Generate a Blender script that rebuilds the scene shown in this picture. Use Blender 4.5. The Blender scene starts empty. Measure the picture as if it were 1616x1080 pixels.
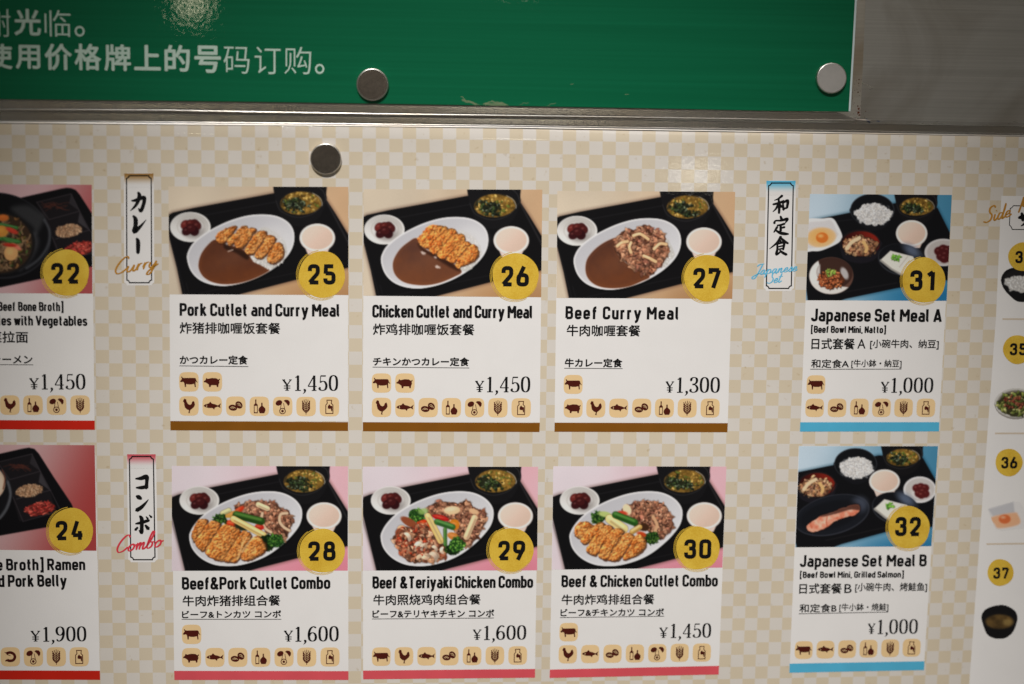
import bpy, math, random
import numpy as np
from mathutils import Vector, Matrix
from mathutils.geometry import tessellate_polygon

sc = bpy.context.scene
COL = sc.collection

# ---------------------------------------------------------------- measuring frame
# The poster's checks give the place a ruler: one check is 8.4 mm. The wall is the X-Z plane
# (X right, Z up, Y into the wall).  CAM/ROT: camera pose recovered from the checks' perspective.
CELL = .0084
OI, OJ, OZ = 38.0, 20.0, 1.5
CAM_D = np.array([31.987791, 4.129667, -107.658926])
ROT = np.array([[.998289235, -.013488505, -.056891676], [.007100846, .993792868, -.111019425], [.058036028, .110425518, .992188503]])
FOC, PX, PY = 2244., 808., 540.
def d2w(d): return np.stack([(d[..., 0] - OI) * CELL, d[..., 2] * CELL, OZ - (d[..., 1] - OJ) * CELL], -1)
CAM = d2w(CAM_D)
def ray(px, py):
    px = np.asarray(px, float); py = np.asarray(py, float)
    v = np.stack([(px - PX) / FOC, (py - PY) / FOC, np.ones_like(px)], -1) @ ROT
    return np.stack([v[..., 0], v[..., 2], -v[..., 1]], -1)
def at(px, py, y=0.0):
    """the point of the plane Y = y (or of the surface Y = y(X, Z)) seen at photo coordinates"""
    D = ray(px, py)
    yy = y if not callable(y) else 0.0
    for _ in range(4 if callable(y) else 1):
        P = CAM + D * ((yy - CAM[1]) / D[..., 1])[..., None]
        if callable(y): yy = y(P[..., 0], P[..., 2])
    return P

# ---------------------------------------------------------------- camera
cd = bpy.data.cameras.new('camera'); cam = bpy.data.objects.new('camera', cd); COL.objects.link(cam)
R3 = np.array([[ROT[0, 0], ROT[0, 2], -ROT[0, 1]], [ROT[1, 0], ROT[1, 2], -ROT[1, 1]], [ROT[2, 0], ROT[2, 2], -ROT[2, 1]]])
M = Matrix(((R3[0][0], -R3[1][0], -R3[2][0], CAM[0]), (R3[0][1], -R3[1][1], -R3[2][1], CAM[1]), (R3[0][2], -R3[1][2], -R3[2][2], CAM[2]), (0, 0, 0, 1)))
cam.matrix_world = M
cd.sensor_width = 36.0; cd.lens = 50.0; cd.clip_start = .02; cd.clip_end = 50
cd.dof.use_dof = True; cd.dof.aperture_fstop = 1.7
fp = at(960., 520.)
cd.dof.focus_distance = float(np.dot(fp - CAM, R3[2]))
sc.camera = cam

# ---------------------------------------------------------------- light and exposure
sc.view_settings.view_transform = 'Standard'; sc.view_settings.look = 'None'
sc.view_settings.exposure = 0; sc.view_settings.gamma = 1
w = bpy.data.worlds.new('World'); sc.world = w; w.use_nodes = True
w.node_tree.nodes['Background'].inputs[0].default_value = (.088, .082, .072, 1)
w.node_tree.nodes['Background'].inputs[1].default_value = 1.0
def lamp(name, kind, loc, target, power, size, col=(1, .985, .96), size_y=None, **kw):
    l = bpy.data.lights.new(name, kind); o = bpy.data.objects.new(name, l); COL.objects.link(o)
    o.location = loc; l.energy = power; l.color = col
    o.rotation_euler = (Vector(target) - Vector(loc)).to_track_quat('-Z', 'Y').to_euler()
    if kind == 'AREA':
        l.shape = 'ELLIPSE' if size_y else 'DISK'; l.size = size
        if size_y: l.size_y = size_y
    else: l.shadow_soft_size = size
    for k, v in kw.items(): setattr(l, k, v)
    return o
# the bellied surface of the poster (Y as a function of X and Z)
Z_TOP = float(at(700., 203.)[2])
def sheet(X, Z):
    """the poster bellies out a little from the steel and its top edge bends back to it"""
    u = (Z_TOP - Z)
    belly = -.0014 * np.clip(u / .12, 0, 1) * (1 + .25 * np.sin(X * 14 + 1.0) + .15 * np.sin(Z * 19))
    curl = .0011 * np.clip(1 - u / .0075, 0, 1.4) ** 2 * (1 + .35 * np.sin(X * 9 + .6))
    return .0006 + belly + curl
def mirror_spot(px, py, back, surf=None):
    """where a lamp hangs whose reflection in the wall is seen at photo coordinates px, py"""
    P = at(float(px), float(py), surf or 0.0); D = ray(float(px), float(py)); D = D / np.linalg.norm(D)
    n = np.array([0, -1., 0])
    if surf:
        e = .004; n = np.array([(surf(P[0] + e, P[2]) - surf(P[0] - e, P[2])) / (2 * e), -1, (surf(P[0], P[2] + e) - surf(P[0], P[2] - e)) / (2 * e)]); n /= np.linalg.norm(n)
    D = D - 2 * (D @ n) * n; return P + D * (back / -D[1]), P
# overhead key spot, left of the viewer; narrow cone stands in for lens vignetting
tgt = at(870., 1010.)
lamp('key_vignette_spot', 'SPOT', (tgt[0] - .35, -1.75, tgt[2] + 1.75), tuple(tgt), 222, .05, (1, .99, .975), spot_size=math.radians(22.6), spot_blend=1.0)
lamp('ceiling_light', 'AREA', (.5, -1.7, 3.4), (0.05, 0, 1.45), 4.5, .7, (1, .95, .90))
# the two small downlights of the room whose reflections show on sign, trim and menu
la, ta = mirror_spot(303, 6, 2.4)
lamp('downlight_left', 'AREA', tuple(la), tuple(ta), .13, .054, (1, .90, .62))
lb, tb = mirror_spot(1096, 276, 2.2, sheet)
lamp('downlight_right', 'AREA', tuple(lb), tuple(tb), .14, .105, (1, .93, .78), .030)
lc, tc_ = mirror_spot(820, -82, 2.4)
lamp('downlight_middle', 'AREA', tuple(lc), tuple(tc_), .60, .15, (1, .92, .74))
# ---------------------------------------------------------------- printed food pictures
# Each food photograph on the menu is a flat print: its inks are computed here, drawing in
# the measuring frame (X, Y) of that print, and stored as point colours of its own mesh.
def smooth(e0, e1, v):
    t = np.clip((v - e0) / (e1 - e0), 0, 1); return t * t * (3 - 2 * t)

def vnoise(X, Y, scale, seed, octv=3):
    out = np.zeros_like(X); amp = 1.0; tot = 0
    for o in range(octv):
        r = np.random.RandomState(seed * 31 + o * 7 + 5)
        g = r.rand(97, 97)
        sx = X / scale; sy = Y / scale
        ix = np.floor(sx).astype(int); iy = np.floor(sy).astype(int)
        fx = sx - ix; fy = sy - iy
        fx = fx * fx * (3 - 2 * fx); fy = fy * fy * (3 - 2 * fy)
        a = g[iy % 97, ix % 97]; b = g[iy % 97, (ix + 1) % 97]
        c = g[(iy + 1) % 97, ix % 97]; d = g[(iy + 1) % 97, (ix + 1) % 97]
        out += amp * (a * (1 - fx) * (1 - fy) + b * fx * (1 - fy) + c * (1 - fx) * fy + d * fx * fy)
        tot += amp; amp *= .55; scale *= .5
    return out / tot

def catmull(pts, n=8, closed=True):
    P = [np.array(p, float) for p in pts]; out = []; N = len(P)
    for i in range(N if closed else N - 1):
        if closed: a, b, c, d = P[i - 1], P[i], P[(i + 1) % N], P[(i + 2) % N]
        else: a, b, c, d = P[max(i - 1, 0)], P[i], P[i + 1], P[min(i + 2, N - 1)]
        for k in range(n):
            t = k / n
            out.append(.5 * ((2 * b) + (c - a) * t + (2 * a - 5 * b + 4 * c - d) * t * t + (3 * b - a - 3 * c + d) * t ** 3))
    if not closed: out.append(P[-1])
    return np.array(out)

class Print:
    def __init__(s, quad, nx, ny, seed=1, wx=None):
        u, v = np.meshgrid(np.linspace(0, 1, nx), np.linspace(0, 1, ny))
        q = [np.array(p, float) for p in quad]            # tl, tr, br, bl
        s.X = (q[0][0] * (1 - u) + q[1][0] * u) * (1 - v) + (q[3][0] * (1 - u) + q[2][0] * u) * v
        s.Y = (q[0][1] * (1 - u) + q[1][1] * u) * (1 - v) + (q[3][1] * (1 - u) + q[2][1] * u) * v
        s.x0 = s.X; s.y0 = s.Y; s.nx = nx; s.ny = ny
        s.C = np.zeros((ny, nx, 3)); s.r = np.random.RandomState(seed); s.seed = seed
        s.px = abs(s.X[0, 1] - s.X[0, 0]); s.cut = None
    def n(s, scale, k=0, o=3): return vnoise(s.X + 4000, s.Y + 4000, scale, s.seed + k * 13 + 1, o)
    def ell(s, cx, cy, rx, ry, rot=0):
        a = math.radians(rot); dx = s.X - cx; dy = s.Y - cy
        u = (dx * math.cos(a) + dy * math.sin(a)) / rx; v = (-dx * math.sin(a) + dy * math.cos(a)) / ry
        return (np.sqrt(u * u + v * v) - 1) * min(rx, ry)
    def poly(s, pts, sm=True):
        P = catmull(pts) if sm else np.array(pts, float)
        d = np.full(s.X.shape, 1e9); ins = np.zeros(s.X.shape, bool)
        for i in range(len(P)):
            a = P[i]; b = P[(i + 1) % len(P)]; e = b - a; L = e @ e
            if L < 1e-9: continue
            t = np.clip(((s.X - a[0]) * e[0] + (s.Y - a[1]) * e[1]) / L, 0, 1)
            d = np.minimum(d, (s.X - a[0] - t * e[0]) ** 2 + (s.Y - a[1] - t * e[1]) ** 2)
            c = (a[1] > s.Y) != (b[1] > s.Y)
            with np.errstate(divide='ignore', invalid='ignore'):
                xx = a[0] + (s.Y - a[1]) * e[0] / (e[1] if e[1] else 1e-9)
            ins ^= c & (s.X < xx)
        d = np.sqrt(d); return np.where(ins, -d, d)
    def put(s, d, col, soft=4, al=1):
        m = (1 - smooth(-soft, soft, d)) * al
        col = np.asarray(col, float)
        if col.ndim == 1: col = col[None, None, :]
        s.C = s.C * (1 - m[..., None]) + col * m[..., None]
    def mix(s, a, b, t): return np.array(a, float)[None, None] * (1 - t[..., None]) + np.array(b, float)[None, None] * t[..., None]
    def line(s, pts, r, col, soft=3, al=1, sm=True):
        P = catmull(pts, 6, False) if sm else np.array(pts, float)
        d = np.full(s.X.shape, 1e9)
        for a, b in zip(P[:-1], P[1:]):
            e = b - a; L = max(e @ e, 1e-9)
            t = np.clip(((s.X - a[0]) * e[0] + (s.Y - a[1]) * e[1]) / L, 0, 1)
            d = np.minimum(d, (s.X - a[0] - t * e[0]) ** 2 + (s.Y - a[1] - t * e[1]) ** 2)
        s.put(np.sqrt(d) - r, col, soft, al)
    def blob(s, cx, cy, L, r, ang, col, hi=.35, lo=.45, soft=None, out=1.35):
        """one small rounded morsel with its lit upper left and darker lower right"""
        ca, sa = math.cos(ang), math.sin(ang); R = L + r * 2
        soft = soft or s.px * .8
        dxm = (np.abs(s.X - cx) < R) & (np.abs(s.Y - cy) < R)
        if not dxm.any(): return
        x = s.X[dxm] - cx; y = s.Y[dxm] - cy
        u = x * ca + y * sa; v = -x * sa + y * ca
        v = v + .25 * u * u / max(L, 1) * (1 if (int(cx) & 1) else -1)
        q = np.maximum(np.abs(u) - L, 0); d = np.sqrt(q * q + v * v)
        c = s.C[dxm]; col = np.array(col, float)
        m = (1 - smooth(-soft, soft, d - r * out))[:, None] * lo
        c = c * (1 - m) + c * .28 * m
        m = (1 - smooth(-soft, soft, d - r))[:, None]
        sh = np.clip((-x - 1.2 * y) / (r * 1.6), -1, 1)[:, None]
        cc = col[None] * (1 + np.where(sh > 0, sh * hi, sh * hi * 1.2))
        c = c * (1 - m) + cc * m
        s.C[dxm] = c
    def scatter(s, d, n, cols, L, r, hi=.35, lo=.45, angs=None, out=1.35):
        ok = np.argwhere(d < 0)
        if len(ok) == 0: return
        pts = sorted([tuple(ok[s.r.randint(len(ok))]) for _ in range(n)])
        for (a, b) in pts:
            col = np.array(cols[s.r.randint(len(cols))], float) * s.r.uniform(.85, 1.12)
            ang = s.r.uniform(0, math.pi) if angs is None else s.r.uniform(*angs)
            s.blob(s.X[a, b], s.Y[a, b], s.r.uniform(*L), s.r.uniform(*r), ang, col, hi, lo, None, out)

MEAT = [(150, 98, 72), (172, 118, 90), (128, 78, 56), (188, 136, 104), (142, 88, 70)]
FRY = [(206, 134, 66), (222, 158, 88), (188, 112, 48), (232, 176, 112), (172, 94, 38)]

def cutlet(P, slices, warm=0., seed=0, gap=5):
    """crumbed cutlet cut into slices: crumb relief, a darker cut on the lower right of each"""
    n0 = P.n(34, 50, 3); n2 = P.n(13, 60, 2); nf = P.n(7, 61, 1)
    hgt = n0 * 15 + n2 * 12 + nf * 5
    lit = np.clip(-(np.gradient(hgt, axis=1) + np.gradient(hgt, axis=0) * 1.2) * .085, -.34, .34)
    for k, sl in enumerate(slices):
        c = np.array(sl, float).mean(0)
        d = P.poly(sl) + (P.n(20, 40 + k, 2) - .5) * 15
        dark = P.poly([(x + 5, y + 6) for x, y in sl]) + (P.n(20, 40 + k, 2) - .5) * 15
        P.put(dark - gap, (64, 30, 14), 5, .85)
        t = np.clip(.5 + (n0 - .5) * 1.2 + (n2 - .5) * 1.1 + (nf - .5) * .35, 0, 1)
        base = P.mix((168 + 8 * warm, 88 - 3 * warm, 32), (226, 160, 94 - 8 * warm), t)
        g = np.clip((-(P.X - c[0]) - (P.Y - c[1]) * .6) / 110, -1, 1)          # lit from the upper left
        base = base * (1 + lit + .16 * g)[..., None]
        base = base * (1 - .30 * smooth(-20, 0, d) * (g < .1))[..., None]
        P.put(d, base, 4)
        P.scatter(d + 8, 12, FRY, (1, 5), (3, 6), .2, .16)

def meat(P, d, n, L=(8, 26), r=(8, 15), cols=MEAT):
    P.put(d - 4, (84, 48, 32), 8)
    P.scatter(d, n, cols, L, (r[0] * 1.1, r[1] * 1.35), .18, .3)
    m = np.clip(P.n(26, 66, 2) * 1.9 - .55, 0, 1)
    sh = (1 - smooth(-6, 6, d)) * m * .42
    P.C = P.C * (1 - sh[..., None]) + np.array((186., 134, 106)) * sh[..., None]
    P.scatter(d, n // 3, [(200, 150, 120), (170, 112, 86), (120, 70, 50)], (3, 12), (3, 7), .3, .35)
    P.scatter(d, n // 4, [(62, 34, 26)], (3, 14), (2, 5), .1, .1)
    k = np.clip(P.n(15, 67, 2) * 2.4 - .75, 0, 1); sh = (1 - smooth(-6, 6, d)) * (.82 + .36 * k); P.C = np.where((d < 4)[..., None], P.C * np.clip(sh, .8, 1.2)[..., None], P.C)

def rice(P, d, n, tone=(226, 222, 216)):
    P.put(d - 2, np.array(tone) * .86, 6)
    P.scatter(d, n, [tone, (236, 231, 226), (212, 206, 200)], (3, 7), (3, 5), .08, .13)

def broccoli(P, cx, cy, R, seed, dark=1.0):
    d = P.ell(cx, cy, R, R * .85) + (P.n(R * .5, 71, 2) - .5) * R * .5
    P.put(d, np.array((28, 62, 22)) * dark, 5)
    P.scatter(d, 60, [np.array(c) * dark for c in [(52, 98, 34), (78, 128, 44), (36, 78, 28), (108, 152, 62)]], (0, 2), (5, 9), .45, .5)

def stick(P, x0, y0, x1, y1, r, col, hi=(255, 240, 190)):
    P.line([(x0, y0), (x1, y1)], r + 3, (40, 26, 14), 5, .5, False)
    P.line([(x0, y0), (x1, y1)], r, col, 3, 1, False)
    P.line([(x0 - r * .2, y0 - r * .45), (x1 - r * .2, y1 - r * .45)], r * .35, hi, r * .4, .55, False)
    P.line([(x0 + r * .3, y0 + r * .6), (x1 + r * .3, y1 + r * .6)], r * .25, np.array(col) * .6, r * .35, .6, False)

def soup(P, cx, cy, rx, ry, edge, s=1.0):
    """black lacquer bowl of miso soup with seaweed; edge = y where the picture is cropped"""
    P.put(P.poly([(cx - 205 * s, edge - 60), (cx - 225 * s, cy - 40 * s), (cx - 195 * s, cy + 60 * s), (cx - 165 * s, cy + 130 * s), (cx - 90 * s, cy + 190 * s),
                  (cx + 20 * s, cy + 200 * s), (cx + 110 * s, cy + 165 * s), (cx + 165 * s, cy + 110 * s), (cx + 215 * s, cy), (cx + 220 * s, cy - 70 * s), (cx + 180 * s, edge - 80)]), (20, 19, 21), 4)
    P.line([(cx - 218 * s, cy - 20 * s), (cx - 190 * s, cy + 50 * s), (cx - 150 * s, cy + 85 * s), (cx - 60 * s, cy + 120 * s), (cx + 30 * s, cy + 118 * s), (cx + 130 * s, cy + 75 * s), (cx + 205 * s, cy - 20 * s)], 3, (58, 56, 58), 4, .6)
    d = P.ell(cx, cy, rx, ry, -3)
    n1 = P.n(55 * s, 80, 3); n2 = P.n(20 * s, 81, 2)
    base = P.mix((72, 52, 18), (176, 132, 58), np.clip((n1 * .6 + n2 * .5 - .25) * 1.6, 0, 1))
    P.put(d, base, 3)
    w = P.ell(cx - 45 * s, cy + 22 * s, 115 * s, 55 * s, 12) + (P.n(30 * s, 82, 3) - .5) * 110 * s
    P.put(np.maximum(w, d + 4), (26, 32, 20), 10, .9)
    P.scatter(np.maximum(w, d + 12), 50, [(38, 50, 30), (20, 26, 18), (88, 96, 76), (54, 68, 34)], (4, 14), (4, 8), .5, .3)
    P.scatter(np.maximum(-w, d + 12), 46, [(184, 146, 70), (206, 172, 98), (140, 108, 42), (92, 100, 40)], (2, 8), (4, 8), .2, .1)
    P.line([(cx - rx + 5, cy + 20 * s), (cx - rx * .72, cy - ry * .7), (cx - 10, cy - ry - 2), (cx + rx * .75, cy - ry * .66), (cx + rx, cy + 6 * s)], 4, (34, 30, 26), 4, .8)
    P.line([(cx + rx * .55, cy - ry * .85), (cx + rx * .85, cy - ry * .52), (cx + rx + 1, cy), (cx + rx * .98, cy + ry * .25)], 2.4, (206, 200, 186), 3, .85)
    P.line([(cx + 150 * s, edge + 2), (cx + 195 * s, cy - 95 * s), (cx + 217 * s, cy - 20 * s)], 2, (96, 94, 94), 3, .6)

def cup(P, cx, cy, rx=153, ry=121, foot=150):
    P.put(P.poly([(cx - rx * .8, cy + 50), (cx - rx * .52, cy + foot), (cx + rx * .52, cy + foot), (cx + rx * .8, cy + 50)], False), (226, 200, 188), 4)
    P.put(P.ell(cx, cy + 5, rx, ry), (196, 178, 170), 4)
    P.put(P.ell(cx, cy, rx, ry), (232, 222, 216), 3)
    t = smooth(-1, 1, (P.X - cx + P.Y - cy) / rx)
    P.put(P.ell(cx, cy - 1, rx * .88, ry * .86), P.mix((228, 200, 184), (212, 184, 166), t), 4)

def dish(P, cx, cy, rx=176, ry=130):
    """small white dish of dark red pickled plums"""
    P.put(P.ell(cx + 4, cy + 8, rx, ry), (6, 6, 7), 8, .8)
    P.put(P.ell(cx, cy, rx, ry), (222, 218, 214), 3)
    d = P.ell(cx - 4, cy - 3, rx * .93, ry * .92)
    t = smooth(-1, 1, (P.Y - cy - (P.X - cx) * .3) / ry)
    P.put(d, P.mix((186, 181, 176), (224, 221, 218), t), 5)
    P.put(np.abs(P.ell(cx + 4, cy - 2, rx * .66, ry * .66)) - 3, (168, 160, 152), 7, .5)
    P.put(P.ell(cx + 8, cy + 10, rx * .6, ry * .58), (214, 211, 209), 10, .8)
    P.put(P.ell(cx + 30, cy + 45, 90, 55), (120, 112, 108), 30, .6)
    for (ox, oy, a, b, c) in [(42, -34, 36, 30, (66, 20, 20)), (-44, -20, 42, 36, (104, 36, 32)), (2, -30, 38, 34, (80, 24, 22)), (58, -12, 38, 34, (70, 22, 22)),
                              (-30, 34, 44, 36, (52, 14, 18)), (34, 36, 40, 38, (46, 12, 16)), (6, 10, 40, 34, (62, 18, 20))]:
        q = P.ell(cx + ox, cy + oy, a, b, ox)
        P.put(q - 3, (36, 10, 12), 5, .6)
        P.put(q, c, 5)
        P.put(P.ell(cx + ox - 10, cy + oy - 10, a * .3, b * .2, -20), (176, 110, 100), 8, .4)

def plate(P, pts, inner=.9, cx=0, cy=0, tone=(214, 212, 214)):
    pts = np.array(pts, float); c = pts.mean(0) if not cx else np.array((cx, cy))
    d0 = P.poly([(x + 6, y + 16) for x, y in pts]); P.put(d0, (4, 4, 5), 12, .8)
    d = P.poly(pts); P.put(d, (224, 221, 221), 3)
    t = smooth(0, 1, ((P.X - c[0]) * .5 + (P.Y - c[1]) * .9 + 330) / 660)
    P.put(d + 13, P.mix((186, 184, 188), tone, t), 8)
    return d

PLATE25 = [(182, 660), (196, 590), (242, 520), (330, 447), (430, 388), (560, 330), (700, 290), (830, 278), (950, 290), (1040, 330), (1095, 390), (1115, 470), (1100, 560), (1050, 645), (960, 730), (850, 800), (740, 850), (620, 885), (500, 900), (380, 885), (280, 840), (212, 762)]
PLATE28 = [(190, 650), (205, 590), (250, 520), (330, 440), (440, 370), (560, 315), (700, 270), (840, 250), (980, 258), (1090, 305), (1155, 375), (1172, 450), (1150, 540), (1090, 625), (1010, 705), (900, 790), (780, 850), (640, 890), (520, 900), (400, 885), (290, 830), (215, 745)]

def tray_scene(P, kind):
    X, Y = P.X, P.Y
    if kind == 'beige':
        t = smooth(300, 1700, X + Y * .35)
        P.C = P.mix((206, 190, 168), (196, 160, 124), t) * (1 + (P.n(300, 3, 2)[..., None] - .5) * .1)
        lower = smooth(560, 1100, Y)[..., None] * smooth(500, 1300, X)[..., None]
        P.C = P.C * (1 - lower * .22 * np.array([.6, 1, 1.5]))
        tray = [(8, 292), (60, 262), (240, 222), (700, 138), (960, 90), (1385, 140), (1470, 270), (1610, 500), (1610, 735), (1380, 785), (1120, 848), (640, 972), (560, 1010), (150, 1010), (95, 745), (30, 490)]
    else:
        t = smooth(200, 1600, X + Y * .3)
        P.C = P.mix((216, 203, 208), (222, 172, 180), t) * (1 + (P.n(300, 3, 2)[..., None] - .5) * .06)
        lower = (smooth(500, 950, Y) * smooth(-100, 1500, X))[..., None]
        P.C = P.C * (1 - lower * np.array([.04, .26, .20]))
        tray = [(34, 330), (44, 300), (100, 277), (380, 216), (700, 152), (970, 100), (1400, 160), (1470, 270), (1600, 480), (1600, 715), (1380, 775), (1120, 833), (800, 915), (560, 985), (165, 985), (105, 730), (34, 440)]
    d = P.poly(tray, False)
    P.put(d - 14, (90, 60, 50), 22, .45)
    P.put(d, (15, 14, 16), 4)
    P.line([(100, 330 if kind == 'beige' else 345), (980, 165)], 3, (44, 43, 46), 5, .55, False)
    P.line([(30, 480), (150, 900), (170, 985)], 3, (42, 41, 44), 5, .5, False)
    P.line([(1395, 170), (1480, 330), (1600, 560)], 7, (52, 50, 52), 8, .6, False)
    P.line([(300, 960), (1100, 790), (1600, 690)], 3, (40, 38, 40), 5, .5, False)
    P.line([(205, 985), (175, 870)], 3, (38, 37, 40), 5, .5, False)
    if kind == 'beige':
        soup(P, 1172, 180, 182, 101, 38); cup(P, 1313, 480); dish(P, 212, 388)
    else:
        soup(P, 1188, 160, 178, 100, 32); cup(P, 1360, 462, 151, 116, 140); dish(P, 279, 330, 173, 123)

def curry(P, pts, tone=0):
    d = P.poly(pts)
    n = P.n(160, 20, 3); n2 = P.n(50, 21, 2)
    t = np.clip(smooth(420, 900, P.Y + (n - .5) * 200) * .75 + (n2 - .5) * .25, 0, 1)
    P.put(d - 3, (150, 92, 62), 6)
    P.put(d, P.mix((78 + tone, 44 + tone, 32 + tone), (110 + tone, 58 + tone, 30 + tone), t), 4)
    P.put(P.ell(640, 620, 200, 60, -25), (120, 78, 58), 80, .35)
    P.put(np.abs(d + 16) - 3, (132, 76, 44), 9, .35)
    return d

def pic25():
    P = Print([(22, 36), (1582, 40), (1583, 978), (28, 972)], 268, 161, 25)
    tray_scene(P, 'beige'); plate(P, PLATE25)
    rice(P, P.poly([(820, 395), (930, 420), (1020, 500), (1050, 600), (1000, 700), (905, 752), (840, 715), (740, 640), (800, 560)]) + (P.n(30, 9, 2) - .5) * 26, 120)
    P.put(P.ell(930, 500, 130, 110), (216, 214, 214), 60, .5)
    curry(P, [(430, 500), (365, 545), (310, 620), (286, 700), (292, 760), (330, 820), (400, 862), (500, 882), (620, 874), (740, 842), (850, 792), (900, 752), (840, 722), (740, 660), (690, 600), (600, 560), (520, 545)])
    P.put(P.poly([(500, 520), (560, 560), (660, 590), (720, 640), (700, 670), (600, 610), (510, 575)]), (34, 18, 12), 14, .8)
    P.line([(540, 600), (580, 585)], 5, (214, 190, 176), 5, .8)
    rice(P, P.poly([(740, 640), (790, 660), (860, 700), (930, 735), (900, 755), (830, 720), (760, 685)]), 46)
    cutlet(P, [[(430, 480), (450, 440), (520, 400), (610, 380), (580, 440), (540, 500), (510, 520), (460, 530)],
               [(540, 500), (600, 440), (640, 395), (700, 380), (690, 430), (640, 480), (590, 530), (545, 545)],
               [(600, 530), (650, 470), (700, 400), (775, 405), (750, 460), (710, 520), (660, 570), (610, 560)],
               [(685, 590), (730, 510), (790, 430), (870, 430), (860, 480), (810, 550), (760, 620), (710, 625)],
               [(780, 610), (840, 530), (880, 460), (950, 480), (930, 545), (880, 610), (830, 660), (780, 650)],
               [(880, 640), (910, 580), (960, 520), (1010, 550), (1020, 620), (985, 680), (930, 705), (885, 690)]])
    return P

def pic26():
    P = Print([(32, 38), (1582, 42), (1572, 975), (30, 962)], 268, 161, 26)
    tray_scene(P, 'beige'); plate(P, PLATE25)
    rice(P, P.poly([(850, 400), (950, 430), (1020, 500), (1050, 600), (980, 710), (900, 750), (840, 700), (900, 560)]) + (P.n(30, 9, 2) - .5) * 26, 110)
    P.put(P.ell(960, 480, 130, 110), (216, 214, 214), 60, .5)
    curry(P, [(490, 465), (420, 500), (350, 560), (300, 640), (288, 710), (310, 780), (370, 835), (460, 862), (580, 868), (700, 845), (820, 795), (880, 755), (830, 700), (740, 650), (640, 600), (540, 540)], 10)
    P.put(P.poly([(500, 510), (560, 560), (680, 620), (790, 670), (840, 720), (870, 750), (790, 720), (660, 640), (540, 570)]), (40, 20, 14), 16, .8)
    for x, y, r in ((548, 592, 14), (675, 712, 16), (655, 628, 8)):
        P.put(P.ell(x, y, r * 1.5, r * .8, 20) + (P.n(10, 5, 1) - .5) * 10, (214, 196, 186), 7, .85)
    cutlet(P, [[(500, 480), (530, 430), (580, 370), (640, 345), (720, 360), (760, 375), (700, 440), (640, 500), (600, 555), (540, 530)],
               [(600, 555), (650, 480), (720, 420), (780, 375), (840, 410), (800, 470), (730, 530), (670, 600), (620, 590)],
               [(670, 600), (730, 530), (800, 450), (850, 420), (900, 440), (910, 490), (850, 540), (780, 600), (730, 640), (680, 625)],
               [(750, 640), (810, 570), (880, 500), (930, 490), (960, 520), (900, 580), (860, 630), (810, 680), (770, 665)],
               [(830, 690), (870, 620), (930, 550), (980, 510), (1020, 545), (1030, 610), (980, 665), (900, 700), (850, 722)]], 1.4, gap=2)
    return P

def pic27():
    P = Print([(42, 42), (1584, 50), (1558, 978), (34, 970)], 268, 161, 27)
    tray_scene(P, 'beige'); plate(P, PLATE25)
    rice(P, P.poly([(900, 420), (980, 450), (1040, 540), (1050, 600), (980, 690), (930, 700), (940, 560)]) + (P.n(30, 9, 2) - .5) * 26, 90)
    curry(P, [(560, 450), (470, 480), (380, 540), (310, 620), (288, 700), (300, 780), (350, 840), (430, 875), (540, 884), (660, 868), (770, 825), (840, 785), (760, 740), (650, 680), (570, 600), (540, 520)], 4)
    d = P.poly([(540, 500), (570, 440), (620, 390), (700, 380), (800, 345), (880, 380), (960, 420), (980, 500), (1000, 590), (960, 660), (900, 730), (850, 775), (780, 745), (700, 710), (620, 650), (560, 580)]) + (P.n(40, 9, 2) - .5) * 34
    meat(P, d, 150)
    for a, b, c in (((700, 430), (760, 415), (830, 460)), ((680, 490), (665, 530), (680, 575)), ((880, 545), (930, 500), (985, 505)), ((790, 605), (840, 625), (895, 655)), ((560, 520), (600, 490), (650, 480))):
        P.line([a, b, c], 17, (96, 56, 36), 6, .6); P.line([a, b, c], 13, (226, 186, 138), 4); P.line([(a[0], a[1] - 4), (b[0], b[1] - 4)], 4, (248, 222, 186), 5, .7)
    return P

def veg_mix(P, k):
    pass

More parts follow.
